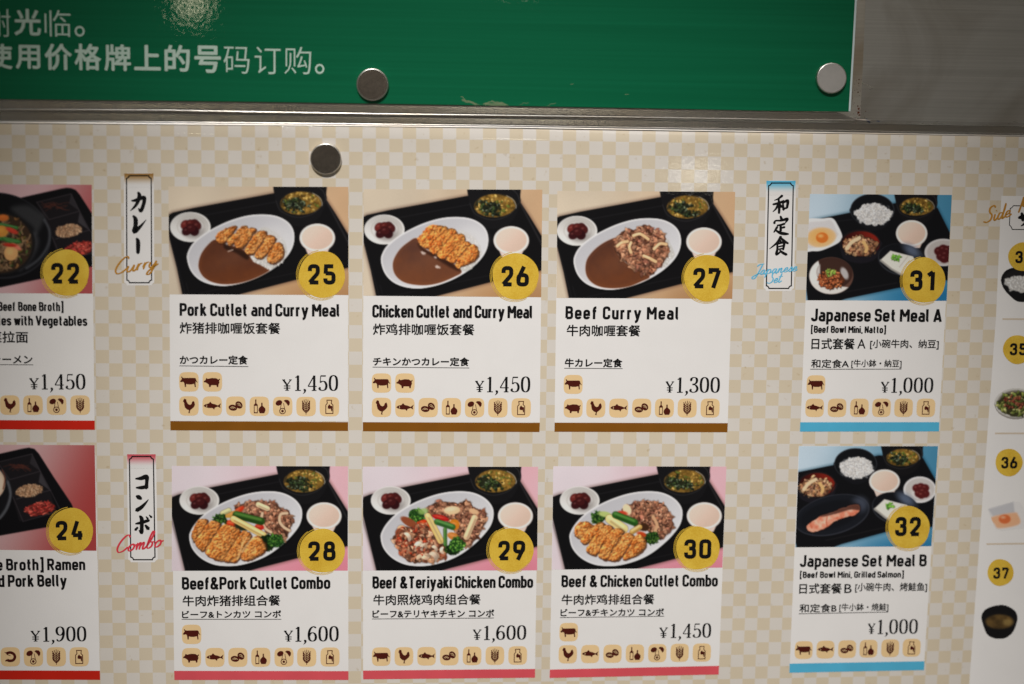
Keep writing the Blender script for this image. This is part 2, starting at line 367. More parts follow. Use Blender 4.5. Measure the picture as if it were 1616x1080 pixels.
def pic28():
    P = Print([(40, 30), (1568, 34), (1566, 938), (40, 940)], 268, 161, 28)
    tray_scene(P, 'pink'); plate(P, PLATE28)
    d = P.poly([(590, 400), (660, 355), (780, 335), (900, 350), (1000, 400), (1080, 460), (1095, 510), (1060, 590), (1020, 670), (940, 640), (860, 590), (800, 520), (700, 460)]) + (P.n(36, 9, 2) - .5) * 30
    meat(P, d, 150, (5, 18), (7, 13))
    for pts in ([(825, 440), (820, 500), (850, 570), (900, 605)], [(1040, 440), (985, 450), (975, 510), (1010, 560), (1060, 590)]):
        P.line(pts, 17, (90, 52, 36), 6, .6); P.line(pts, 12, (214, 184, 150), 4)
    stick(P, 790, 365, 870, 400, 22, (232, 204, 160))
    for x, y, a, b, r, c in ((620, 415, 55, 22, -35, (196, 50, 22)), (560, 530, 62, 28, 10, (204, 52, 20)), (800, 560, 40, 26, 10, (186, 30, 22)), (560, 450, 70, 26, -15, (196, 146, 62))):
        P.put(P.ell(x, y, a, b, r), c, 5); P.put(P.ell(x - 8, y - 8, a * .5, b * .3, r), (246, 160, 110), 10, .5)
    stick(P, 480, 440, 535, 415, 20, (206, 200, 140))
    broccoli(P, 460, 490, 56, 1, .75)
    stick(P, 600, 455, 815, 510, 32, (38, 74, 22), (120, 168, 80))
    P.put(P.ell(640, 560, 60, 30, 20), (34, 40, 22), 10)
    stick(P, 575, 490, 835, 630, 27, (232, 196, 118))
    broccoli(P, 860, 700, 76, 3, .45); broccoli(P, 935, 680, 72, 2)
    cutlet(P, [[(212, 650), (225, 580), (265, 505), (310, 488), (350, 505), (320, 570), (270, 640), (240, 690)],
               [(250, 680), (300, 600), (350, 530), (400, 505), (460, 530), (440, 590), (390, 660), (350, 720), (310, 770), (260, 730)],
               [(330, 780), (380, 690), (430, 610), (480, 545), (560, 550), (640, 600), (600, 680), (540, 760), (500, 850), (420, 840)],
               [(500, 850), (540, 760), (600, 670), (650, 600), (700, 600), (730, 640), (690, 710), (650, 790), (600, 860), (540, 862)],
               [(640, 830), (680, 740), (740, 660), (780, 635), (840, 690), (860, 740), (830, 790), (760, 825), (690, 848)]], .3)
    P.line([(690, 650), (650, 720), (625, 800), (610, 840)], 5, (236, 190, 130), 5, .8)
    P.line([(760, 640), (700, 700), (650, 780)], 5, (240, 196, 140), 5, .7)
    return P

def pic29():
    P = Print([(36, 36), (1556, 38), (1548, 936), (38, 938)], 268, 161, 29)
    tray_scene(P, 'pink'); plate(P, PLATE28)
    d = P.poly([(600, 400), (690, 350), (820, 355), (940, 345), (1010, 400), (1100, 450), (1090, 540), (1040, 620), (980, 700), (920, 730), (870, 660), (830, 590), (760, 500), (650, 470)]) + (P.n(36, 9, 2) - .5) * 30
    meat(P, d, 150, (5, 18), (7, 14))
    P.put(P.ell(810, 415, 72, 36, -5), (226, 190, 146), 5); P.put(P.ell(795, 405, 50, 18, -8), (240, 214, 180), 12, .7)
    P.put(P.ell(1000, 425, 45, 22, 20), (216, 172, 130), 6)
    stick(P, 1005, 480, 935, 645, 27, (226, 188, 146))
    for x, y, a, b, r, c in ((710, 480, 75, 24, 14, (178, 24, 22)), (575, 540, 78, 42, 25, (206, 58, 22)), (830, 540, 45, 48, 0, (204, 120, 30)), (620, 600, 60, 26, 40, (226, 134, 40)), (820, 640, 52, 32, 20, (196, 120, 50)), (650, 660, 30, 60, 30, (204, 110, 50))):
        P.put(P.ell(x, y, a, b, r), c, 5); P.put(P.ell(x - 8, y - 8, a * .5, b * .25, r), (250, 170, 120), 10, .45)
    broccoli(P, 505, 460, 66, 1); P.put(P.ell(560, 425, 44, 26, -10), (150, 180, 96), 10, .8)
    P.put(P.ell(440, 520, 85, 34, 30), (138, 70, 42), 6)
    chick = P.poly([(300, 680), (330, 610), (370, 560), (440, 560), (560, 545), (640, 600), (700, 680), (745, 730), (770, 800), (700, 830), (560, 860), (440, 855), (370, 800), (340, 740)]) + (P.n(44, 9, 2) - .5) * 34
    meat(P, chick, 120, (6, 22), (10, 18), [(192, 120, 84), (216, 156, 116), (158, 78, 50), (228, 178, 142), (148, 60, 40)])
    P.scatter(chick + 20, 12, [(226, 188, 156), (236, 206, 180)], (14, 34), (12, 20), .16, .25)
    P.scatter(chick + 14, 20, [(140, 44, 26), (160, 58, 34)], (4, 20), (4, 8), .4, .1)
    stick(P, 600, 465, 712, 680, 27, (230, 192, 116))
    stick(P, 680, 515, 815, 560, 25, (52, 104, 44), (130, 180, 100)); stick(P, 750, 580, 752, 715, 15, (62, 112, 44), (140, 186, 104))
    broccoli(P, 810, 760, 60, 4, .5); broccoli(P, 850, 715, 72, 2, 1.1)
    return P

def pic30():
    P = Print([(50, 33), (1552, 36), (1516, 912), (38, 930)], 268, 161, 30)
    tray_scene(P, 'pink'); plate(P, PLATE28)
    d = P.poly([(650, 400), (760, 350), (860, 345), (1000, 370), (1060, 440), (1080, 520), (1050, 600), (980, 660), (900, 610), (800, 560), (720, 480)]) + (P.n(36, 9, 2) - .5) * 30
    meat(P, d, 150, (5, 18), (7, 14))
    P.put(P.ell(690, 410, 36, 50, -20), (232, 206, 168), 6)
    P.line([(915, 470), (950, 540), (935, 590)], 13, (206, 160, 120), 4)
    P.put(P.ell(650, 440, 45, 20, 10), (196, 66, 40), 8)
    P.put(P.ell(835, 560, 48, 34, 10), (62, 36, 20), 6); stick(P, 735, 600, 800, 560, 22, (204, 160, 84))
    P.put(P.ell(820, 625, 46, 22, 20), (190, 66, 26), 8)
    broccoli(P, 435, 475, 58, 1, .8); P.put(P.ell(500, 450, 60, 24, 10), (176, 190, 112), 8)
    stick(P, 540, 490, 660, 575, 38, (232, 206, 136))
    stick(P, 590, 455, 755, 520, 30, (40, 88, 28), (120, 170, 84))
    broccoli(P, 905, 650, 60, 2, .75)
    cutlet(P, [[(232, 600), (250, 545), (300, 515), (360, 520), (400, 560), (350, 610), (290, 655), (245, 640)],
               [(285, 680), (330, 610), (400, 550), (460, 520), (500, 545), (450, 600), (390, 660), (330, 705)],
               [(335, 755), (400, 650), (460, 580), (530, 540), (570, 580), (520, 650), (470, 730), (420, 805), (370, 790)],
               [(445, 800), (490, 700), (550, 600), (620, 570), (660, 610), (600, 700), (550, 790), (510, 845), (460, 830)],
               [(525, 840), (580, 740), (650, 640), (700, 610), (750, 650), (700, 730), (650, 810), (610, 850), (550, 850)],
               [(655, 830), (700, 750), (750, 660), (790, 620), (840, 660), (855, 720), (810, 780), (740, 820), (690, 838)]], .6)
    return P

def beef_bowl(P, cx, cy, s=1.0):
    P.put(P.poly([(cx - 190 * s, cy - 20 * s), (cx - 188 * s, cy + 60 * s), (cx - 150 * s, cy + 150 * s), (cx, cy + 190 * s), (cx + 140 * s, cy + 150 * s), (cx + 188 * s, cy + 50 * s), (cx + 190 * s, cy - 20 * s), (cx, cy - 60 * s)]), (26, 24, 30), 5)
    P.put(P.ell(cx, cy, 190 * s, 130 * s), (30, 22, 24), 3)
    P.put(P.ell(cx + 4, cy + 4, 176 * s, 118 * s), P.mix((54, 14, 12), (132, 34, 22), smooth(-1, 1, (P.X - cx) / 150)), 6)
    d = P.ell(cx - 5, cy + 28 * s, 158 * s, 92 * s) + (P.n(40 * s, 9, 2) - .5) * 30
    meat(P, d, 90, (5, 16), (7, 13), [(170, 122, 84), (196, 150, 108), (138, 92, 60), (206, 166, 122)])
    P.line([(cx - 130 * s, cy + 50 * s), (cx - 80 * s, cy - 10 * s), (cx - 10 * s, cy - 50 * s)], 17 * s, (222, 196, 158), 5)
    P.line([(cx + 30 * s, cy - 10 * s), (cx + 60 * s, cy + 40 * s), (cx + 50 * s, cy + 80 * s)], 16 * s, (214, 172, 112), 5)
    P.line([(cx - 186 * s, cy - 20 * s), (cx - 150 * s, cy + 85 * s), (cx - 30 * s, cy + 130 * s), (cx + 110 * s, cy + 105 * s), (cx + 184 * s, cy - 5 * s)], 4, (20, 18, 22), 4)

def rice_bowl(P, cx, cy, s=1.0):
    P.put(P.poly([(cx - 205 * s, cy - 20 * s), (cx - 180 * s, cy + 70 * s), (cx - 110 * s, cy + 150 * s), (cx, cy + 200 * s), (cx + 120 * s, cy + 160 * s), (cx + 190 * s, cy + 60 * s), (cx + 208 * s, cy - 20 * s), (cx, cy - 70 * s)]), (20, 20, 24), 5)
    P.put(P.ell(cx, cy - 2, 208 * s, 152 * s), (58, 60, 66), 3)
    P.put(P.ell(cx, cy, 202 * s, 147 * s), (16, 17, 20), 4)
    d = P.ell(cx + 12 * s, cy + 40 * s, 165 * s, 100 * s) + (P.n(34, 9, 2) - .5) * 34
    P.put(d - 3, (150, 150, 152), 10)
    rice(P, d, 520, (216, 214, 214))

def tofu(P, cx, cy):
    P.put(P.ell(cx + 50, cy + 10, 225, 150, 10), (46, 48, 54), 4); P.put(P.ell(cx + 52, cy + 4, 217, 142, 10), (17, 18, 22), 5)
    P.put(P.ell(cx + 150, cy - 75, 90, 45, 35), (112, 126, 152), 35, .7)
    P.put(P.poly([(cx - 145, cy + 10), (cx - 55, cy - 75), (cx + 60, cy - 45), (cx + 160, cy - 20), (cx + 200, cy + 60), (cx + 60, cy + 150), (cx - 40, cy + 95)], False), (222, 216, 206), 4)
    P.line([(cx - 145, cy + 18), (cx - 45, cy + 98), (cx + 50, cy + 150)], 11, (190, 184, 176), 6, .8, False)
    P.line([(cx + 30, cy + 80), (cx + 110, cy - 20)], 4, (176, 170, 160), 5, .8, False)
    P.scatter(P.ell(cx, cy - 8, 42, 32), 26, [(96, 158, 50), (132, 190, 74), (70, 128, 40)], (3, 9), (5, 8), .3, .4)

def tray_set(P, tray):
    t = smooth(100, 1500, P.X + P.Y * .2)
    P.C = P.mix((186, 202, 214), (70, 132, 164), t) * (1 + (P.n(300, 3, 2)[..., None] - .5) * .08)
    low = (smooth(850, 1000, P.Y) * smooth(300, 1300, P.X))[..., None]
    P.C = P.C * (1 - low) + np.array([36, 112, 156.]) * low
    d = P.poly(tray, False)
    P.put(d - 12, (20, 60, 80), 24, .5); P.put(d, (15, 15, 18), 4)

def pic31():
    P = Print([(78, 38), (1422, 48), (1372, 1050), (38, 1045)], 232, 173, 31)
    tray_set(P, [(30, 300), (460, 215), (890, 125), (1285, 170), (1420, 440), (1400, 850), (900, 930), (420, 1030), (330, 1060), (60, 1060), (44, 940), (30, 600)])
    P.line([(60, 330), (480, 280)], 4, (40, 40, 44), 6, .5, False); P.line([(330, 980), (900, 880)], 4, (46, 42, 44), 6, .5, False)
    soup(P, 1090, 158, 165, 86, 45, .88)
    rice_bowl(P, 668, 190)
    cup(P, 1041, 410, 148, 124, 140)
    P.put(P.poly([(20, 300), (200, 270), (290, 268), (340, 330), (385, 440), (350, 500), (200, 570), (110, 580), (20, 560)]), (226, 223, 222), 4)
    P.put(P.poly([(20, 330), (200, 295), (280, 290), (330, 380), (340, 440), (200, 530), (20, 540)]), (206, 202, 202), 10)
    P.put(P.ell(185, 450, 140, 92, -8), (222, 180, 128), 12); P.put(P.ell(170, 440, 100, 70), (228, 168, 96), 30, .8)
    P.put(P.ell(193, 452, 58, 50), (206, 112, 44), 6); P.put(P.ell(180, 436, 24, 16), (246, 190, 120), 12, .7)
    beef_bowl(P, 556, 505)
    tofu(P, 895, 650)
    P.put(P.ell(1340, 592, 178, 130), (206, 200, 198), 4); P.put(P.ell(1345, 592, 160, 114), (184, 176, 172), 8)
    for ox, oy in ((-40, -20), (0, -40), (40, -30), (-20, 30), (20, 10), (50, 40), (10, 50)):
        P.put(P.ell(1340 + ox, 600 + oy, 46, 42), (74, 22, 24), 8); P.put(P.ell(1330 + ox, 590 + oy, 12, 8), (140, 80, 76), 8, .6)
    P.put(P.ell(280, 812, 210, 176), (96, 66, 56), 4); P.put(P.ell(282, 790, 200, 150), (60, 38, 32), 6)
    dd = P.ell(280, 812, 208, 174)
    P.put(np.maximum(dd, P.X - 165 - (P.Y - 700) * .25), (222, 218, 214), 5); P.put(np.maximum(dd, 905 - P.Y + (P.X - 280) * .1), (220, 214, 208), 6)
    P.put(P.ell(300, 778, 158, 118), (62, 40, 33), 6); P.put(np.maximum(P.ell(300, 778, 158, 118), P.X - 175), (214, 208, 204), 8, .9); P.put(P.ell(405, 790, 32, 60, -25), (200, 196, 196), 10, .85)
    nat = P.ell(278, 850, 122, 84) + (P.n(24, 9, 2) - .5) * 20
    P.put(nat, (90, 44, 24), 5); P.scatter(nat, 120, [(160, 88, 52), (190, 114, 72), (132, 66, 38)], (3, 7), (8, 12), .45, .5)
    P.scatter(P.ell(272, 788, 48, 40), 34, [(150, 176, 76), (176, 196, 100), (110, 150, 54)], (3, 10), (4, 7), .3, .4)
    return P

def pic32():
    P = Print([(78, 38), (1392, 38), (1330, 985), (42, 996)], 232, 170, 32)
    tray_set(P, [(30, 292), (410, 215), (830, 125), (1250, 150), (1370, 360), (1340, 800), (900, 850), (480, 965), (360, 1010), (60, 1010), (38, 920), (30, 600)])
    P.line([(330, 930), (880, 810)], 4, (46, 42, 44), 6, .5, False)
    soup(P, 1060, 145, 158, 82, 38, .86)
    rice_bowl(P, 612, 205, .97)
    cup(P, 886, 370, 145, 112, 145)
    beef_bowl(P, 245, 400, .95)
    P.put(P.ell(1220, 450, 155, 125), (222, 218, 218), 4); P.put(P.ell(1222, 448, 138, 108), (192, 186, 182), 8); P.put(P.ell(1235, 480, 90, 60), (216, 212, 210), 14)
    for ox, oy in ((-40, -20), (0, -30), (40, -20), (-20, 30), (20, 10), (44, 34), (6, 44)):
        P.put(P.ell(1230 + ox, 455 + oy, 40, 38), (84, 26, 26), 8); P.put(P.ell(1220 + ox, 445 + oy, 12, 8), (160, 90, 80), 8, .6)
    tofu(P, 940, 615)
    P.put(P.ell(390, 690, 362, 185, -14), (52, 54, 62), 4); P.put(P.ell(388, 688, 354, 177, -14), (24, 26, 32), 5)
    P.put(P.ell(650, 590, 75, 70, -30), (78, 84, 100), 45, .7); P.put(P.ell(370, 690, 290, 130, -14), (16, 17, 21), 20, .7)
    sal = P.poly([(152, 800), (190, 760), (280, 700), (400, 660), (520, 615), (600, 590), (645, 600), (650, 650), (600, 690), (500, 715), (400, 760), (330, 810), (220, 850), (170, 840)]) + (P.n(34, 9, 2) - .5) * 14
    P.put(sal - 6, (10, 8, 10), 8)
    n = P.n(40, 12, 3)
    P.put(sal, P.mix((206, 112, 84), (238, 186, 160), np.clip(n * 1.6 - .35, 0, 1)), 5)
    P.put(np.maximum(sal, P.poly([(250, 690), (400, 640), (640, 570), (660, 640), (560, 640), (420, 680), (300, 705)])), (72, 42, 34), 9, .85)
    P.line([(345, 700), (335, 760), (345, 800)], 4, (176, 84, 60), 5, .8); P.line([(180, 770), (200, 820)], 4, (190, 96, 70), 5, .7)
    return P

def side_dishes(P, ox, oy):
    """tray corner with a divided condiment box, as on the ramen panels"""
    P.put(P.poly([(330 + ox, 190 + oy), (640 + ox, 110 + oy), (800 + ox, 440 + oy), (860 + ox, 640 + oy), (530 + ox, 720 + oy), (430 + ox, 400 + oy)], False), (26, 23, 26), 5)
    for a in ([(330, 190), (640, 115)], [(640, 115), (715, 270)], [(445, 345), (715, 270)], [(715, 270), (805, 440)], [(500, 520), (805, 440)], [(330, 190), (440, 345)], [(470, 500), (560, 720)], [(560, 720), (850, 640)], [(805, 440), (890, 610)]):
        P.line([(x + ox, y + oy) for x, y in a], 3, (70, 62, 66), 4, .8, False)
    P.put(P.poly([(640 + ox, 120 + oy), (715 + ox, 270 + oy), (620 + ox, 200 + oy)], False), (60, 56, 60), 6, .6)
    P.put(P.poly([(715 + ox, 280 + oy), (800 + ox, 440 + oy), (700 + ox, 370 + oy)], False), (74, 70, 74), 6, .7)
    for k in range(16):
        x = 500 + P.r.uniform(-90, 90) + ox; y = 225 + P.r.uniform(-25, 25) + oy; a = P.r.uniform(-.6, .6)
        P.line([(x - 50 * math.cos(a), y - 50 * math.sin(a)), (x, y + P.r.uniform(-14, 14)), (x + 50 * math.cos(a), y + 50 * math.sin(a))], 3, (82, 42, 34), 3, .7)
    d = P.ell(615 + ox, 445 + oy, 118, 56, -8) + (P.n(16, 9, 2) - .5) * 12
    P.put(d, (150, 112, 84), 5); P.scatter(d, 190, [(198, 154, 118), (176, 132, 98), (214, 176, 140)], (1, 4), (4, 6), .25, .45)
    d = P.ell(715 + ox, 605 + oy, 125, 58, -12) + (P.n(24, 9, 2) - .5) * 24
    P.put(d, (150, 40, 34), 5); P.scatter(d, 70, [(176, 66, 56), (190, 88, 74), (146, 46, 42)], (8, 24), (5, 8), .35, .5, (-.7, .4))

def pic22():
    P = Print([(-250, 28), (824, 34), (830, 1010), (-250, 1004)], 186, 168, 22)
    t = smooth(300, 1100, P.X + P.Y * .35)
    P.C = P.mix((206, 170, 172), (166, 78, 78), t)
    P.put(P.poly([(-300, 260), (250, 135), (560, 66), (600, 60), (640, 64), (680, 80), (715, 120), (850, 330), (850, 760), (500, 850), (0, 955), (-300, 1010)], False), (13, 12, 15), 5)
    side_dishes(P, 0, 0)
    P.put(P.ell(-10, 490, 470, 385, 10), (38, 38, 42), 4); P.put(P.ell(-10, 486, 458, 372, 10), (16, 16, 19), 8)
    P.put(P.poly([(100, 250), (240, 215), (360, 280), (400, 330), (330, 470), (280, 400)]), (62, 62, 64), 34, .75)
    P.line([(400, 350), (445, 450), (430, 580), (350, 700), (240, 780)], 9, (96, 98, 104), 16, .7)
    P.line([(310, 480), (325, 560), (270, 680), (180, 780)], 22, (84, 84, 88), 34, .6)
    P.put(P.ell(10, 560, 305, 282, 0), (28, 26, 26), 6)
    d = P.ell(0, 560, 290, 265)
    P.put(d, (58, 42, 30), 8)
    P.scatter(d + 10, 60, [(96, 84, 40), (60, 80, 38), (120, 84, 50)], (6, 20), (8, 14), .3, .4)
    for k in range(130):
        a = P.r.uniform(0, 6.28); rr = P.r.uniform(40, 260); x = rr * math.cos(a); y = 560 + rr * .9 * math.sin(a)
        c = P.r.uniform(0, 6.28); l = P.r.uniform(20, 50)
        P.line([(x - l * math.cos(c), y - l * math.sin(c)), (x + l * .5 * math.sin(c), y - l * .5 * math.cos(c)), (x + l * math.cos(c), y + l * math.sin(c))], 6, np.array((142, 112, 82)) * P.r.uniform(.6, 1.25), 4, .8)
    for a in (((-60, 380), (60, 400), (150, 420)), ((-40, 520), (60, 520), (160, 540)), ((20, 500), (80, 540), (170, 545))):
        P.line(a, 15, (50, 104, 46), 5); P.line([(x, y - 5) for x, y in a], 4, (120, 170, 110), 5, .6)
    for (x, y, rx, ry, r, c) in ((10, 450, 66, 52, 0, (206, 140, 60)), (100, 645, 62, 70, 10, (214, 162, 104)), (30, 330, 50, 30, 0, (196, 104, 46)), (110, 445, 60, 22, 25, (188, 60, 44)), (150, 590, 50, 18, 35, (216, 120, 96)), (90, 575, 60, 16, 5, (176, 48, 34))):
        P.put(P.ell(x, y, rx, ry, r), c, 6); P.put(P.ell(x - 10, y - 10, rx * .5, ry * .4, r), np.array(c) * 1.15, 14, .7)
    return P

def pic24():
    P = Print([(-250, 34), (850, 38), (866, 985), (-250, 975)], 192, 163, 24)
    t = smooth(200, 1000, P.X * .9 + P.Y * .35)
    P.C = P.mix((196, 160, 160), (160, 62, 60), t)
    P.put(P.poly([(-300, 180), (0, 115), (200, 70), (260, 60), (310, 72), (350, 115), (480, 320), (640, 560), (700, 700), (560, 750), (0, 850), (-300, 900)], False), (13, 12, 15), 5)
    side_dishes(P, -352, 2)
    P.put(P.ell(-200, 480, 305, 300, 0), (52, 52, 56), 4); P.put(P.ell(-204, 480, 290, 285, 0), (20, 20, 23), 8)
    P.line([(70, 370), (95, 480), (60, 600), (0, 690)], 10, (110, 112, 118), 14, .7)
    P.put(P.ell(-90, 380, 138, 150, 0), (206, 176, 150), 6); P.put(P.ell(-90, 380, 120, 132, 0), (222, 202, 180), 14, .8)
    P.line([(20, 260), (46, 330), (30, 430)], 5, (110, 60, 44), 5, .9)
    return P

def side_print(kind):
    """cut-out dishes of the side menu, each printed straight on the white strip"""
    if kind == 'rice':
        P = Print([(340, 650), (760, 650), (760, 960), (340, 960)], 90, 70, 33); P.C[:] = (214, 211, 208)
        P.cut = P.poly([(342, 760), (380, 690), (460, 658), (560, 652), (680, 670), (750, 740), (745, 810), (700, 890), (620, 945), (500, 955), (430, 915), (365, 840)]) - 3; P.put(P.poly([(342, 760), (380, 690), (460, 658), (560, 652), (680, 670), (750, 740), (745, 810), (700, 890), (620, 945), (500, 955), (430, 915), (365, 840)]), (22, 21, 22), 4)
        P.put(P.ell(545, 765, 180, 95), (40, 38, 38), 4, .5)
        d = P.ell(520, 800, 140, 72) + (P.n(34, 9, 2) - .5) * 34; rice(P, d, 130, (218, 214, 210)); return P
    if kind == 'salad':
        P = Print([(172, 600), (560, 600), (560, 880), (172, 880)], 84, 66, 35); P.C[:] = (210, 207, 203)
        P.cut = P.ell(362, 742, 184, 134) - 2; P.put(P.cut, (150, 144, 138), 4); P.put(P.ell(362, 732, 182, 126), (200, 196, 190), 4); P.put(P.ell(365, 735, 160, 108), (120, 112, 100), 10)
        d = P.ell(360, 745, 150, 100) + (P.n(34, 9, 2) - .5) * 30
        P.put(d, (60, 58, 34), 5); P.scatter(d, 90, [(126, 132, 66), (98, 108, 50), (164, 162, 104), (84, 92, 42)], (6, 18), (8, 14), .35, .5)
        P.scatter(P.ell(350, 730, 100, 60), 40, [(120, 62, 44), (150, 86, 62), (98, 40, 32)], (3, 8), (6, 9), .4, .5); return P
    if kind == 'egg':
        P = Print([(320, 270), (500, 262), (500, 420), (320, 425)], 84, 70, 36); P.C[:] = (206, 203, 199)
        P.cut = P.poly([(328, 315), (335, 308), (440, 280), (470, 285), (520, 375), (500, 395), (390, 410), (360, 400)], False) - 1; P.put(P.poly([(328, 315), (335, 308), (440, 280), (470, 285), (520, 375), (500, 395), (390, 410), (360, 400)], False), (214, 210, 208), 3)
        P.put(P.poly([(330, 315), (440, 283), (446, 330), (350, 345)], False), (186, 184, 186), 5)
        P.put(P.poly([(345, 350), (440, 330), (460, 340), (465, 380), (380, 398), (358, 380)]), (222, 168, 130), 6)
        P.put(P.ell(402, 358, 26, 20), (206, 106, 60), 4); P.put(P.ell(395, 350, 10, 6), (240, 176, 140), 5, .8); return P
    if kind == 'bowl':
        P = Print([(165, 505), (560, 505), (560, 815), (165, 815)], 84, 66, 37); P.C[:] = (204, 201, 197)
        P.cut = P.poly([(175, 610), (210, 550), (290, 518), (380, 515), (460, 560), (484, 620), (470, 690), (440, 750), (380, 795), (300, 800), (230, 770), (195, 700)]) - 3; P.put(P.poly([(175, 610), (210, 550), (290, 518), (380, 515), (460, 560), (484, 620), (470, 690), (440, 750), (380, 795), (300, 800), (230, 770), (195, 700)]), (20, 19, 20), 4)
        P.put(P.ell(330, 655, 120, 62), P.mix((40, 30, 18), (120, 92, 50), P.n(60, 4, 3)), 10)
        P.put(P.ell(400, 660, 40, 26), (150, 126, 74), 14, .6); return P

def finish(P):
    """the dot gain of the print: a slight blur of the inks"""
    C = P.C; E = np.pad(C, ((1, 1), (1, 1), (0, 0)), 'edge')
    return C * .4 + .15 / .125 * (E[:-2, 1:-1] + E[2:, 1:-1] + E[1:-1, :-2] + E[1:-1, 2:]) * .125
# ---------------------------------------------------------------- materials
def new_mat(name):
    m = bpy.data.materials.new(name); m.use_nodes = True; nt = m.node_tree
    return m, nt, nt.nodes['Principled BSDF'], nt.nodes, nt.links
def lin(c):
    c = np.asarray(c, float) / 255.; return np.where(c <= .04045, c / 12.92, ((c + .055) / 1.055) ** 2.4)
INK = 1.22
def ink_rgb(c): return tuple(np.clip(lin(c) * INK, 0, .86)) + (1.,)

def laminate(nt, b, N, L, scale=900., strength=.0115, rough=.02, coat=.3, spec=.06):
    """thin clear film: fine orange peel, so lamps mirror as a crackled patch"""
    tc = N.new('ShaderNodeTexCoord'); v = N.new('ShaderNodeTexVoronoi'); v.feature = 'SMOOTH_F1'; v.inputs['Scale'].default_value = scale * .45
    n = N.new('ShaderNodeTexNoise'); n.inputs['Scale'].default_value = scale * .5; n.inputs['Detail'].default_value = 1
    big = N.new('ShaderNodeTexNoise'); big.inputs['Scale'].default_value = 26; big.inputs['Detail'].default_value = 2
    a = N.new('ShaderNodeMath'); a.operation = 'MULTIPLY_ADD'; a.inputs[1].default_value = 1.1
    L.new(tc.outputs['Object'], v.inputs['Vector']); L.new(tc.outputs['Object'], n.inputs['Vector']); L.new(tc.outputs['Object'], big.inputs['Vector'])
    L.new(v.outputs['Distance'], a.inputs[0]); L.new(n.outputs['Fac'], a.inputs[2])
    bp = N.new('ShaderNodeBump'); bp.inputs['Strength'].default_value = 1; bp.inputs['Distance'].default_value = strength * .001
    b2 = N.new('ShaderNodeBump'); b2.inputs['Strength'].default_value = 1; b2.inputs['Distance'].default_value = .00002
    L.new(a.outputs[0], bp.inputs['Height']); L.new(big.outputs['Fac'], b2.inputs['Height']); L.new(b2.outputs['Normal'], bp.inputs['Normal'])
    L.new(bp.outputs['Normal'], b.inputs['Coat Normal']); L.new(b2.outputs['Normal'], b.inputs['Normal'])
    b.inputs['Coat Weight'].default_value = coat; b.inputs['Coat Roughness'].default_value = rough
    b.inputs['Roughness'].default_value = .55; b.inputs['Specular IOR Level'].default_value = spec

def paper(name, rgb, var=.03, coat=.35, vscale=60., fine=True):
    m, nt, b, N, L = new_mat(name)
    tc = N.new('ShaderNodeTexCoord'); n = N.new('ShaderNodeTexNoise'); n.inputs['Scale'].default_value = vscale; n.inputs['Detail'].default_value = 5
    L.new(tc.outputs['Object'], n.inputs['Vector'])
    r = N.new('ShaderNodeValToRGB'); L.new(n.outputs['Fac'], r.inputs['Fac'])
    c = np.array(ink_rgb(rgb)[:3])
    r.color_ramp.elements[0].position = .3; r.color_ramp.elements[1].position = .7
    r.color_ramp.elements[0].color = tuple(c * (1 - var)) + (1,); r.color_ramp.elements[1].color = tuple(np.clip(c * (1 + var), 0, .88)) + (1,)
    L.new(r.outputs[0], b.inputs['Base Color']); laminate(nt, b, N, L, coat=coat)
    return m

def gold_mat():
    m, nt, b, N, L = new_mat('printed_gold')
    tc = N.new('ShaderNodeTexCoord'); n = N.new('ShaderNodeTexNoise'); n.inputs['Scale'].default_value = 1500; n.inputs['Detail'].default_value = 4
    n2 = N.new('ShaderNodeTexNoise'); n2.inputs['Scale'].default_value = 70; n2.inputs['Detail'].default_value = 3
    mx = N.new('ShaderNodeMath'); mx.operation = 'ADD'; mx.use_clamp = False
    L.new(tc.outputs['Object'], n.inputs['Vector']); L.new(tc.outputs['Object'], n2.inputs['Vector']); L.new(n.outputs['Fac'], mx.inputs[0]); L.new(n2.outputs['Fac'], mx.inputs[1])
    r = N.new('ShaderNodeValToRGB'); h = N.new('ShaderNodeMath'); h.operation = 'MULTIPLY'; h.inputs[1].default_value = .5
    L.new(mx.outputs[0], h.inputs[0]); L.new(h.outputs[0], r.inputs['Fac'])
    r.color_ramp.elements[0].position = .36; r.color_ramp.elements[1].position = .64
    r.color_ramp.elements[0].color = ink_rgb((192, 152, 44)); r.color_ramp.elements[1].color = ink_rgb((214, 180, 70))
    L.new(r.outputs[0], b.inputs['Base Color']); laminate(nt, b, N, L, coat=.35)
    return m

